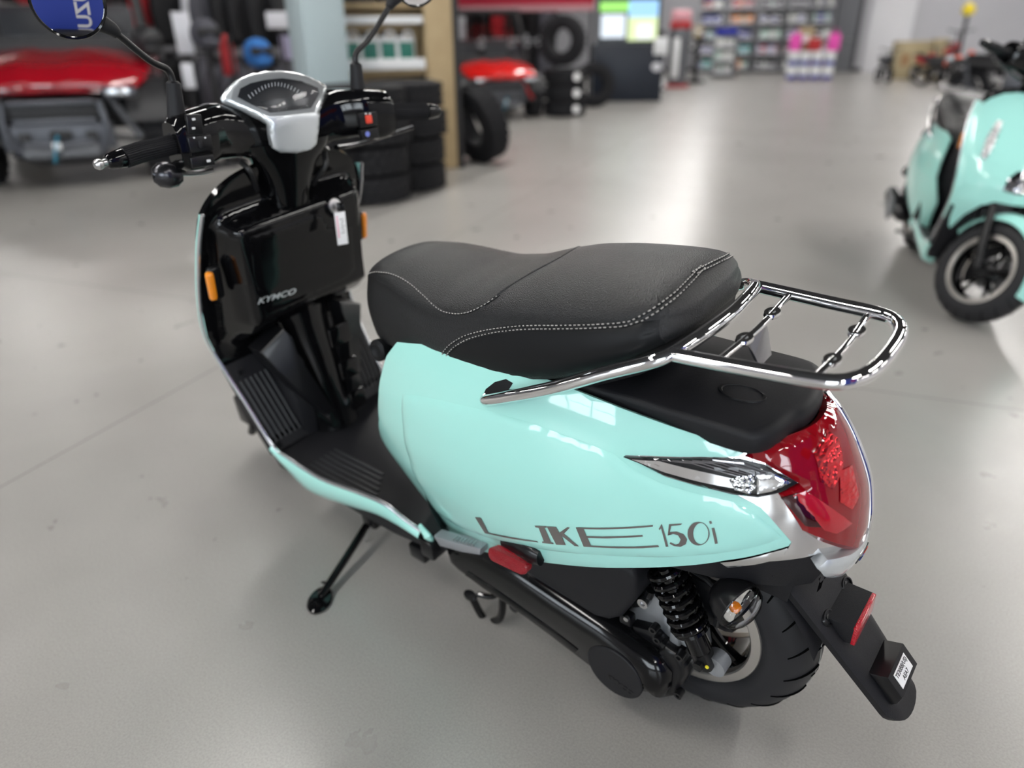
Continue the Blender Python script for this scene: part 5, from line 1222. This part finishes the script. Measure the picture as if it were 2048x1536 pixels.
for nm_, c_, s_, m_ in (('foot', (0, 0, .04), (.5, .5, .08), 'plastic_dark'), ('column', (0, 0, .55), (.12, .14, 1.0), 'plastic_dark'), ('arm', (.05, -.1, .80), (.1, .4, .06), 'plastic_dark'), ('ledge', (0, .02, 1.08), (.3, .36, .05), 'plastic_dark')): kb(c_, s_, nm_, m_, .02, t)
carton('tan_box', 'small tan box on top of the dark display stand', p+np.array([0, 0, 1.106]), face_cam(p), (.22, .26, .28))
def helmet(name, label, loc, rz, m, group=None):
    t = thing(name, label, 'helmet', loc, rz, group)
    rg = []
    for k in range(9):
        a = math.pi*k/8-math.pi/2; r = .135*math.cos(a)**.75 if 0 < k < 8 else .02; rg.append([(1.12*r*math.cos(b), r*math.sin(b), .135+.135*math.sin(a)) for b in np.linspace(0, 2*math.pi, 20, endpoint=False)])
    MB().loft(rg).out('shell', m, t); mb = MB(); mb.box((.10, 0, .15), (.10, .21, .085), bev=.03); mb.out('visor', 'plastic_dark', t); mb = MB(); mb.box((.12, 0, .06), (.09, .16, .06), bev=.025); mb.out('chin_bar', m, t); return t
_r = Matrix.Rotation(face_cam(p), 3, 'Z') @ Vector((.05, -.20, .831)); helmet('helmet', 'white helmet resting on the arm of the dark display stand', p+np.array(_r), face_cam(p), 'white_plastic')
# ---- doors in the far wall
def wall_px(u, v):                    # point of the far wall seen at a pixel
    o, d = ray(u, v, True); t = (A1-.01-o @ E1)/(d @ E1); return o+d*t
def wb(u): return wall_px(u, 100) @ E2
def door(n, b0, b1, h, m, glass=None):
    f = structure(slab('door_%d' % n, A1-.06, A1-.005, b0, b1, 0, h, m))
    for bb in (b0-.06, b1+.06): slab('door_frame', A1-.08, A1-.002, bb-.06, bb+.06, 0, h+.1, 'frame_dark' if n == 1 else 'door_white', f)
    slab('door_frame', A1-.08, A1-.002, b0-.12, b1+.12, h, h+.12, 'frame_dark' if n == 1 else 'door_white', f)
    mb = MB(); mb.tube([R(A1-.07, b0+.12, 1.0), R(A1-.13, b0+.12, 1.0), R(A1-.13, b0+.26, 1.0)], .014, 8); mb.out('door_handle', 'steel', f)
    return f
bA, bB = sorted((wb(1664), wb(1706))); door(1, bA, bB, 2.25, 'door_grey')
bA, bB = sorted((wb(1738), wb(1808))); door(2, bA, bB, 2.15, 'door_white')
structure(slab('baseboard_far', A1-.02, A1-.001, B0, B1, 0, .12, 'frame_dark'))

# ---- product shelving along the far end
PACKS = ('green_pack', 'cream_pack', 'blue_pack', 'lilac_pack', 'cream_pack', 'green_pack', 'orange_pack', 'teal_pack', 'red_matt', 'fabric_white', 'plastic_dark', 'blue')
PNAME = {'green_pack': 'pale green', 'cream_pack': 'cream', 'blue_pack': 'dark blue', 'lilac_pack': 'lilac', 'orange_pack': 'orange', 'teal_pack': 'teal', 'red_matt': 'red', 'fabric_white': 'white', 'plastic_dark': 'black', 'blue': 'bright blue'}
pack0 = {}
def pack(kind, m, loc, rz, label, group):
    key = (kind, m)
    if key not in pack0:
        t = thing('packaged_product', label, 'product', (0, 0, 0), 0, group)
        if kind == 'bottle':
            mb = MB(); mb.lathe([(.045, 0), (.05, .02), (.05, .15), (.03, .19), (.018, .20), (.018, .235), (.0001, .236)], (0, 0, 0), (0, 0, 1), 12); mb.out('bottle_body', m, t)
            mb = MB(); mb.lathe([(.0505, .05), (.0505, .12)], (0, 0, 0), (0, 0, 1), 12, cap=False); mb.out('wrap_label', 'fabric_white' if m != 'fabric_white' else 'blue', t)
        else:
            mb = MB(); mb.box((0, 0, .11), (.10, .17, .22), bev=.008); mb.out('pack_body', m, t)
            mb = MB(); mb.box((.051, 0, .12), (.003, .12, .07)); mb.out('pack_print', 'fabric_white' if m != 'fabric_white' else 'blue', t)
        pack0[key] = t; o = t
    else: o = dup(pack0[key])
    o.location = [float(c) for c in loc]; o.rotation_euler = (0, 0, rz); o['label'] = label; o['group'] = group; o['category'] = 'product'
    return o
def rack(name, label, a, b, width, levels, group, nper, seed, head=None, short=''):
    rnd = random.Random(seed); t = thing(name, label, 'shelving', R(a, b), HANG+math.pi)          # local +x looks up the hall
    def q(c, s, nm, m): mb = MB(); mb.box(c, s, None, .006); return mb.out(nm, m, t)
    H_ = levels[-1]+.5
    for s_ in (-1, 1): q((-.02, s_*width/2, H_/2), (.06, .05, H_), 'upright', 'shelf_grey')
    q((-.04, 0, H_/2), (.02, width, H_), 'back_panel', 'shelf_grey')
    for z in levels: q((.16, 0, z), (.40, width-.06, .03), 'shelf_board', 'shelf_grey'); q((.365, 0, z), (.012, width-.06, .05), 'price_rail', 'fabric_white')
    if head: q((.05, 0, H_-.10), (.08, width-.04, .20), 'header_board', head)
    rz = HANG+math.pi
    for li, z in enumerate(levels):
        mrow = rnd.choice(PACKS); col2 = rnd.choice(PACKS)
        for k in range(nper):
            y = -width/2+.15+k*(width-.30)/(nper-1); m = mrow if rnd.random() < .62 else col2
            lab = '%s package, %s on the %s shelf of the %s' % (PNAME[m], ('first', 'second', 'third', 'fourth', 'fifth', 'sixth')[k], ('lowest', 'second', 'third', 'fourth', 'top')[li], short)
            loc = R(a, b)+np.array(Matrix.Rotation(rz, 3, 'Z') @ Vector((.24, y, z+.016)))
            pack(rnd.choice(('bottle', 'box')), m, loc, rz, lab, group)
far = A1-1.1
b_of = lambda u, a: (lambda o, d: (o+d*((a-o @ E1)/(d @ E1))) @ E2)(*ray(u, 140, True))
for i, (u0, u1, head) in enumerate(((1392, 1440, 'blue'), (1446, 1500, None), (1506, 1556, None), (1560, 1604, None), (1608, 1652, None))):
    b0_, b1_ = sorted((b_of(u0, far), b_of(u1, far)))
    rack('shelving_unit', ('leftmost blue headed', 'second', 'middle', 'fourth', 'rightmost')[i]+' shelving unit of packaged products at the far wall', far, (b0_+b1_)/2, b1_-b0_, (.15, .60, 1.05, 1.50, 1.95), 'packages on the far shelving', 6, 40+i, head, ('leftmost', 'second', 'middle', 'fourth', 'rightmost')[i]+' far shelving unit')
# a nearer gondola with blue panels
b0_, b1_ = sorted((b_of(1424, far-3.4), b_of(1470, far-3.4)))
rack('shelving_unit', 'low blue shelving unit standing before the far shelving', far-3.4, (b0_+b1_)/2, b1_-b0_, (.15, .50, .85), 'packages on the low blue shelving', 4, 77, 'blue', 'low blue shelving unit')

# ---- pails with pink bags on top
def pail(loc, label, proto={}):
    if 'p' not in proto:
        t = thing('oil_pail', label, 'pail', (0, 0, 0), 0, 'white and blue pails stacked in front of the shelving')
        mb = MB(); mb.lathe([(.125, 0), (.135, .02), (.140, .12), (.142, .34)], (0, 0, 0), (0, 0, 1), 20); mb.out('pail_body', 'white_plastic', t)
        mb = MB(); mb.lathe([(.138, .015), (.142, .13)], (0, 0, 0), (0, 0, 1), 20, cap=False); mb.out('blue_band', 'blue', t)
        mb = MB(); mb.lathe([(.148, .33), (.150, .355), (.14, .362), (.0001, .362)], (0, 0, 0), (0, 0, 1), 20); mb.out('lid', 'white_plastic', t); proto['p'] = t; o = t
    else: o = dup(proto['p'])
    o.location = [float(c) for c in loc]; o['label'] = label; return o
pa_ = G(1616, 163) @ E1; pb_ = G(1616, 163) @ E2
for lv in range(2):
    for k in range(4):
        for dpt in range(1):
            pail(R(pa_+.15, pb_+.45-.30*k, .02+lv*.363), 'white and blue pail, %s from the left in the %s row of the pail display' % (('first', 'second', 'third', 'fourth')[k], ('bottom', 'top')[lv]))
t = thing('pallet', 'low pallet under the white and blue pails', 'pallet', R(pa_+.15, pb_), HANG)
mb = MB(); mb.box((0, 0, .009), (.36, 1.26, .018), bev=.004); mb.out('deck', 'wood', t)
def bag(loc, rz, label, m, s=(.22, .30, .42)):
    t = thing('gift_bag', label, 'bag', loc, rz, 'bags on the pail display'); x, y, z = s; rg = []
    for f, k in ((0, .92), (.1, 1.0), (.7, 1.0), (.92, .9), (1.0, .78)): rg.append([(k*x/2*np.sign(math.cos(a))*abs(math.cos(a))**.5, k*y/2*np.sign(math.sin(a))*abs(math.sin(a))**.5, z*f) for a in np.linspace(0, 2*math.pi, 20, endpoint=False)])
    MB().loft(rg).out('bag_body', m, t); mb = MB(); mb.tube([(.0, -y*.2, z), (0, -y*.12, z+.10), (0, y*.12, z+.10), (0, y*.2, z)], .008, 6, 4); mb.out('bag_handle', m, t); return t
tz = .02+2*.363+.002
bag(R(pa_+.15, pb_+.46, tz), HANG, 'pink bag on the top left pails', 'pink'); bag(R(pa_+.15, pb_-.50, tz), HANG, 'pink bag on the top right pails', 'pink'); bag(R(pa_+.15, pb_-.03, tz), HANG, 'dark red bag between the two pink bags', 'red_matt', (.22, .36, .30))
carton('brown_box', 'brown carton standing behind the pink bags on the pails', R(pa_+.33, pb_+.22, tz), HANG+math.pi, (.12, .40, .58), 'orange_pack' if False else 'cardboard')

# ---- boxes and small machines before the far wall on the right
for u, v, s_, nm in ((1797, 158, (.5, .5, .95), 'tall'), (1838, 156, (.55, .75, .95), 'wide'), (1866, 157, (.4, .35, 1.0), 'narrow')):
    p = G(u, v); carton('carton', '%s tan carton standing before the far wall near the white door' % nm, p, face_cam(p, 15), s_, group='tan cartons by the white door', seal='wood_dark')
def minibike(name, label, loc, rz, body, Rw=.20, wb_=.80, high=.8):
    t = thing(name, label, 'motorbike', loc, rz)
    for x in (0, wb_):
        mb = MB(); mb.lathe([(Rw*.6, -.04), (Rw*.9, -.05), (Rw, -.02), (Rw, .02), (Rw*.9, .05), (Rw*.6, .04)], (x, 0, Rw), (0, 1, 0), 24, cap=False); w_ = mb.out('wheel', 'tyre_far', t)
        mb = MB(); mb.lathe([(Rw*.62, -.03), (Rw*.5, 0), (Rw*.62, .03)], (x, 0, Rw), (0, 1, 0), 20, cap=False); mb.lathe([(.03, -.06), (.03, .06)], (x, 0, Rw), (0, 1, 0), 10); mb.out('wheel_rim', 'steel', w_)
    mb = MB(); mb.tube([(0, 0, Rw), (.25, 0, Rw+.12), (.55, 0, Rw+.10), (.62, 0, high*.8)], .03, 8, 3); mb.out('frame', 'plastic_dark', t)
    mb = MB(); mb.tube([(wb_, .06, Rw), (wb_-.12, .06, high)], .018, 8); mb.tube([(wb_, -.06, Rw), (wb_-.12, -.06, high)], .018, 8); mb.out('fork', 'plastic_dark', t)
    mb = MB(); mb.tube([(wb_-.18, -.28, high+.06), (wb_-.12, -.1, high+.02), (wb_-.12, .1, high+.02), (wb_-.18, .28, high+.06)], .015, 8, 3); mb.out('handlebar', 'plastic_dark', t)
    rg = []
    for x, w_, z0, z1 in ((-.05, .05, .50, .58), (.10, .10, .45, .60), (.35, .13, .38, .62), (.55, .11, .40, .70), (.68, .05, .50, .66)): rg.append([(x*wb_/.8, w_*math.cos(a), (z0+z1)/2*high/.8+(z1-z0)/2*math.sin(a)) for a in np.linspace(0, 2*math.pi, 14, endpoint=False)])
    MB().loft(rg).out('bodywork', body, t)
    mb = MB(); mb.box((.12, 0, .63*high/.8), (.40, .16, .06), bev=.02); mb.out('seat', 'plastic_dark', t); return t
p = G(1826, 162); minibike('pocket_bike', 'small red and white pocket bike before the tan cartons', p, face_cam(p, 35), 'red_matt')
p = G(1842, 172); minibike('pocket_bike', 'small black pocket bike beside the red pocket bike', p, face_cam(p, 60), 'plastic_dark')
p = G(1755, 163); minibike('pocket_bike', 'small dark bike in front of the white door', p, face_cam(p, 20), 'plastic_grey', .18, .7, .75)
p = G(1880, 166); minibike('dirt_bike', 'red dirt bike with a black and yellow top behind the black motorcycle', p, face_cam(p, 10), 'red_matt', .33, 1.3, 1.15)
t = thing('yellow_helmet_stand', 'dark stand topped with a dull yellow helmet behind the red dirt bike', 'display stand', G(1905, 160), 0.)
mb = MB(); mb.tube([(0, 0, 0), (0, 0, 1.55)], .05, 10); mb.out('post', 'plastic_dark', t); mb = MB(); mb.lathe([(.25, 0), (.25, .03), (.04, .05)], (0, 0, 0), (0, 0, 1), 20); mb.out('foot', 'plastic_dark', t); mb = MB(); mb.lathe([(.03, 0), (.14, .02), (.16, .14), (.11, .25), (.0001, .29)], (0, 0, 1.55), (0, 0, 1), 18); mb.out('helmet_shell', 'yellow', t)

# ---- black motorcycle at the right
def motorcycle(name, label, loc, rz):
    t = thing(name, label, 'motorcycle', loc, rz); Rw = .32; L_ = 1.45
    for x, w in ((0, .09), (L_, .06)):
        mb = MB(); mb.lathe([(Rw*.66, -w*.8), (Rw*.85, -w), (Rw*.97, -w*.6), (Rw, 0), (Rw*.97, w*.6), (Rw*.85, w), (Rw*.66, w*.8)], (x, 0, Rw), (0, 1, 0), 36, cap=False); w_ = mb.out('wheel', 'tyre_far', t)
        mb = MB(); mb.lathe([(Rw*.68, -.05), (Rw*.6, 0), (Rw*.68, .05)], (x, 0, Rw), (0, 1, 0), 28, cap=False); mb.lathe([(.05, -.09), (.05, .09)], (x, 0, Rw), (0, 1, 0), 14)
        for k in range(5): a = 2*math.pi*k/5; mb.tube([(x+.05*math.cos(a), 0, Rw+.05*math.sin(a)), (x+.2*math.cos(a), 0, Rw+.2*math.sin(a))], .018, 6)
        mb.out('wheel_rim', 'plastic_grey', w_)
    mb = MB(); mb.box((.72, 0, .42), (.46, .34, .38), bev=.06); e_ = mb.out('engine', 'plastic_mid', t)
    for k in range(5): mb = MB(); mb.box((.78, 0, .58+k*.045), (.26, .26, .018), bev=.004); mb.out('cooling_fin', 'steel', e_)
    for s_ in (1, -1):
        mb = MB(); mb.lathe([(.02, -.03), (.13, -.02), (.13, .02), (.10, .035), (.0001, .04)], (.66, .19*s_, .42), (0, s_, 0), 24); mb.out('engine_cover', 'bumper_grey', t)
        mb = MB(); mb.tube([(L_, .10*s_, Rw), (L_-.30, .10*s_, .98)], .026, 10); mb.out('fork_leg', 'steel', t)
        mb = MB(); mb.tube([(.02, .13*s_, .36), (-.06, .14*s_, .72)], .034, 10); mb.out('shock', 'plastic_grey', t)
        mb = MB(); mb.lathe([(.0001, .05), (.035, .04), (.04, 0), (.02, -.05)], (-.30, .20*s_, .78), (-1, 0, 0), 14); wk = mb.out('winker', 'orange_reflector' if s_ > 0 else 'lamp_glass', t)
        mb = MB(); mb.tube([(1.0, .22*s_, 1.06), (1.12, .10*s_, 1.03), (1.12, 0, 1.03)], .015, 8, 4); mb.out('handlebar', 'steel', t)
        mb = MB(); mb.tube([(1.05, .25*s_, 1.08), (1.06, .32*s_, 1.24)], .008, 6); mb.lathe([(.0001, -.01), (.06, 0), (.06, .012), (.0001, .014)], (1.06, .34*s_, 1.27), (-1, 0, 0), 20); mb.out('mirror', 'lamp_glass', t)
    mb = MB(); mb.tube([(.85, -.2, .5), (.7, -.22, .22), (.2, -.22, .28), (-.35, -.22, .36)], [.03, .03, .05, .055], 12, 4); mb.out('exhaust', 'steel', t)
    rg = []
    for x, w, z0, z1 in ((-.38, .10, .68, .74), (-.15, .15, .66, .80), (.25, .16, .60, .78), (.50, .12, .66, .80), (.62, .14, .68, .92), (.90, .16, .72, 1.0), (1.08, .09, .80, .95)): rg.append([(x, w*math.cos(a), (z0+z1)/2+(z1-z0)/2*math.sin(a)) for a in np.linspace(0, 2*math.pi, 18, endpoint=False)])
    MB().loft(rg).out('bodywork', 'plastic_dark', t)
    mb = MB(); mb.box((.18, 0, .80), (.56, .26, .09), bev=.035); mb.out('seat', 'fabric_black', t)
    for x in (0, L_):
        rg = []
        for k in range(9): a = math.radians(20+k*17.5); rg.append([(x+(Rw+.03)*math.cos(a), y, Rw+(Rw+.03)*math.sin(a)-abs(y)*.3) for y in (-.09, -.05, 0, .05, .09)])
        MB().loft(rg, False, False).out('fender', 'plastic_dark', t)
    mb = MB(); mb.lathe([(.10, 0), (.09, .06), (.05, .10), (.0001, .11)], (1.20, 0, .92), (1, 0, 0), 20); mb.out('headlamp', 'lamp_glass', t)
    mb = MB(); mb.box((-.40, 0, .70), (.05, .12, .07), bev=.02); mb.out('tail_lamp', 'orange_reflector', t); return t
p = G(1925, 222); motorcycle('motorcycle', 'black motorcycle with grey engine behind the second mint scooter', p, face_cam(p, 72))
p = G(1960, 205); motorcycle('motorcycle', 'dark motorcycle half hidden behind the nearer black motorcycle', p+(p-CAMP)*np.array([.12, .12, 0]), face_cam(p, 120))

# ---- the second mint scooter: the same model with its bars turned to the lock
def scooter_copy(loc, rz, deg, label):
    r = scooter.copy(); COL.objects.link(r); r['label'] = label; ST2 = steer(deg)
    for ch in list(scooter.children):
        if ch.name.startswith(('protective_film',)): continue
        c = ch.copy(); COL.objects.link(c); c.parent = r
        c.matrix_basis = ST2 if ch in STEER else ch.matrix_basis.copy()
        for g in list(ch.children): d = g.copy(); COL.objects.link(d); d.parent = c
    r.rotation_euler = (-LEAN, 0, rz); r.location = [float(v) for v in loc]; return r
SC2 = dict(rz=math.radians(113), deg=38)
_m = Matrix.Rotation(SC2['rz'], 4, 'Z') @ Matrix.Rotation(-LEAN, 4, 'X') @ steer(SC2['deg'])
_o = np.array(_m @ Vector((FX, 0, 0)))
wheel_at = G(1905, 640)
scooter2 = scooter_copy((wheel_at-_o)*np.array([1, 1, 0]), SC2['rz'], SC2['deg'], 'second mint green scooter facing the camera with its front wheel turned, cut by the frame')

# ---- clothes racks and gear in the left background
def jacket(name, label, loc, rz, m, group, s=1.):
    t = thing(name, label, 'jacket', loc, rz, group); t.scale = (s,)*3
    rg = []
    for z, w, d in ((0, .24, .08), (.05, .25, .09), (.30, .24, .10), (.50, .25, .10), (.60, .22, .08), (.66, .10, .05)): rg.append([(d*math.cos(a), w*math.sin(a), z) for a in np.linspace(0, 2*math.pi, 18, endpoint=False)])
    MB().loft(rg).out('torso', m, t)
    for s_ in (1, -1): mb = MB(); mb.tube([(0, .20*s_, .58), (.01, .30*s_, .40), (.02, .30*s_, .06)], [.075, .065, .05], 10, 4); mb.out('sleeve', m, t)
    mb = MB(); mb.lathe([(.07, 0), (.08, .05), (.06, .06)], (0, 0, .63), (0, 0, 1), 14, cap=False); mb.out('collar', m, t); return t
rnd = random.Random(5)
CM = ('fabric_black', 'fabric_black', 'fabric_grey', 'fabric_black', 'fabric_white', 'fabric_black', 'fabric_red', 'fabric_grey')
CN = {'fabric_black': 'black', 'fabric_grey': 'grey', 'fabric_white': 'white', 'fabric_red': 'red', 'fabric_blue': 'blue'}
def grack(u0, u1, dist, zs, label, seed, n, short):
    rnd = random.Random(seed); A_, B_ = D(u0, 100, dist), D(u1, 100, dist); A_[2] = B_[2] = 0; d = B_-A_; L_ = np.linalg.norm(d); rz = math.atan2(d[1], d[0])
    t = thing('garment_rack', label, 'garment rack', A_, rz)
    for x in (0, L_): mb = MB(); mb.tube([(x, 0, 0), (x, 0, zs[-1]+.75)], .025, 8); mb.out('upright', 'plastic_dark', t); mb = MB(); mb.box((x, 0, .03), (.08, .6, .06), bev=.01); mb.out('foot', 'plastic_dark', t)
    for z in zs:
        mb = MB(); mb.tube([(0, 0, z+.72), (L_, 0, z+.72)], .018, 8); mb.out('rail', 'plastic_dark', t)
        for k in range(n):
            m = rnd.choice(CM); f = (k+.5)/n; pos = A_+d*f; zz = z+rnd.uniform(-.03, .02)
            which = ('upper' if z == zs[-1] else 'lower')
            jacket('riding_jacket', '%s jacket, %s on the %s rail of the %s' % (CN[m], ('first', 'second', 'third', 'fourth', 'fifth', 'sixth')[k], which, short), (pos[0], pos[1], zz), rz+rnd.uniform(.5, 1.0)-math.pi/2+.3, m, 'jackets hanging on the racks')
grack(255, 420, 11.6, (.30, 1.12), 'black garment rack of riding jackets behind the dark red vehicle', 3, 5, 'rack behind the dark red vehicle')
grack(425, 590, 9.6, (.25, 1.08), 'black garment rack of riding gear beside the pale pillar', 9, 5, 'rack beside the pale pillar')
grack(935, 1110, 16.4, (.35, 1.15), 'far garment rack behind the bright red vehicle', 12, 6, 'rack behind the bright red vehicle')
grack(40, 240, 12.2, (.9, 1.6), 'tall garment rack behind the dark red vehicle hood', 15, 6, 'tall rack over the dark red hood')
# gear that stands out: hang tags, extinguisher, gloves, white panel
def board(name, label, u, v, dist, w, h, m, cat, rz=0.):
    p = D(u, v, dist); t = thing(name, label, cat, (p[0], p[1], 0), face_cam(p, rz)); z = p[2]
    mb = MB(); mb.box((0, 0, z), (.02, w, h), bev=.004); mb.out('panel', m, t); mb = MB(); mb.tube([(-.02, 0, 0), (-.02, 0, z)], .012, 8); mb.out('post', 'plastic_dark', t); mb = MB(); mb.lathe([(.14, 0), (.13, .02), (.02, .03)], (-.02, 0, 0), (0, 0, 1), 18); mb.out('foot', 'plastic_dark', t); return t
board('price_sign', 'narrow white price sign among the riding gear behind the left mirror', 366, 66, 8.3, .15, .36, 'fabric_white', 'sign')
board('price_sign', 'small white price card above the left mirror boot in the dark gear', 377, 152, 8.0, .10, .22, 'fabric_white', 'sign')
board('price_sign', 'white panel left of the pale pillar', 558, 40, 9.0, .26, .16, 'fabric_white', 'sign')
board('price_sign', 'tall pale card left of the pale pillar', 572, 95, 9.2, .12, .24, 'lilac_pack', 'sign')
p = D(455, 112, 8.6); t = thing('fire_extinguisher', 'red fire extinguisher on a dark post among the riding gear', 'fire extinguisher', (p[0], p[1], 0), 0.)
zc = p[2]; mb = MB(); mb.lathe([(.06, -.18), (.07, -.15), (.07, .10), (.03, .16), (.02, .2)], (0, 0, zc), (0, 0, 1), 18); mb.out('cylinder', 'red_matt', t); mb = MB(); mb.tube([(.0, 0, zc+.2), (.05, 0, zc+.22), (.08, .02, zc-.05)], .012, 6, 4); mb.out('hose', 'plastic_dark', t); mb = MB(); mb.tube([(-.08, 0, 0), (-.08, 0, zc+.2)], .02, 8); mb.box((-.08, 0, .02), (.3, .3, .04), bev=.01); mb.out('post', 'plastic_dark', t)
for k, (u, v, m, lab) in enumerate(((520, 122, 'fabric_blue', 'blue helmet low on the gear stand left of the pale pillar'), (415, 85, 'fabric_grey', 'grey helmet in the dark riding gear'), (300, 100, 'plastic_dark', 'black helmet beside the red hood'))):
    p = D(u, v+14, 8.2); st = thing('helmet_stand', 'dark post holding the ' + ' '.join(lab.split()[:9]), 'display stand', (p[0], p[1], 0), 0.); mb = MB(); mb.tube([(0, 0, 0), (0, 0, p[2]-.002)], .03, 8); mb.out('post', 'plastic_dark', st); mb = MB(); mb.lathe([(.18, 0), (.17, .02), (.03, .03)], (0, 0, 0), (0, 0, 1), 18); mb.out('foot', 'plastic_dark', st)
    helmet('helmet', lab, p, face_cam(p, 20), m, 'helmets in the left background')

BANY = -.20
# ---- blue banner behind the photographer, seen in the mirror
mc, nr = mn[1]; mw_ = LM @ tfs(mc[None])[0]; nw = LM @ (ST_np[:3, :3] @ nr); iv = mw_-CAMP; iv /= np.linalg.norm(iv); rv = iv-2*(iv @ nw)*nw
BAN = mw_+rv*3.2; bz = math.atan2(-rv[1], -rv[0])
t = thing('banner', 'tall blue banner with white lettering behind the photographer', 'banner', (BAN[0], BAN[1], 0), bz)
mat('banner_blue', (.03, .06, .36), .6)
mb = MB(); mb.box((0, 0, 1.45), (.02, 1.1, 2.84), bev=.004); mb.out('cloth', 'banner_blue', t)
mb = MB(); mb.box((-.03, 0, .03), (.4, .9, .05), bev=.01); mb.out('foot', 'plastic_dark', t)
me = textmesh('SUZUKI', .30, .002, 0, .008); me.transform(Matrix.Translation((.013, BANY, BAN[2]-.15)) @ Matrix(((0, 0, 1, 0), (0, 1, 0, 0), (-1, 0, 0, 0), (0, 0, 0, 1))))
link('lettering', me, MATS['fabric_white'], t, None)
mb = MB(); mb.prism([(.0, .30), (.26, .10), (.16, .02), (.30, -.10), (.02, -.30), (-.26, -.10), (-.16, -.02), (-.30, .10)], (0, 1, 0), (0, 0, 1), (1, 0, 0), .004, 0, 1, (.011, BANY-.02, BAN[2]+1.0)); mb.out('emblem', 'red_bright', t)
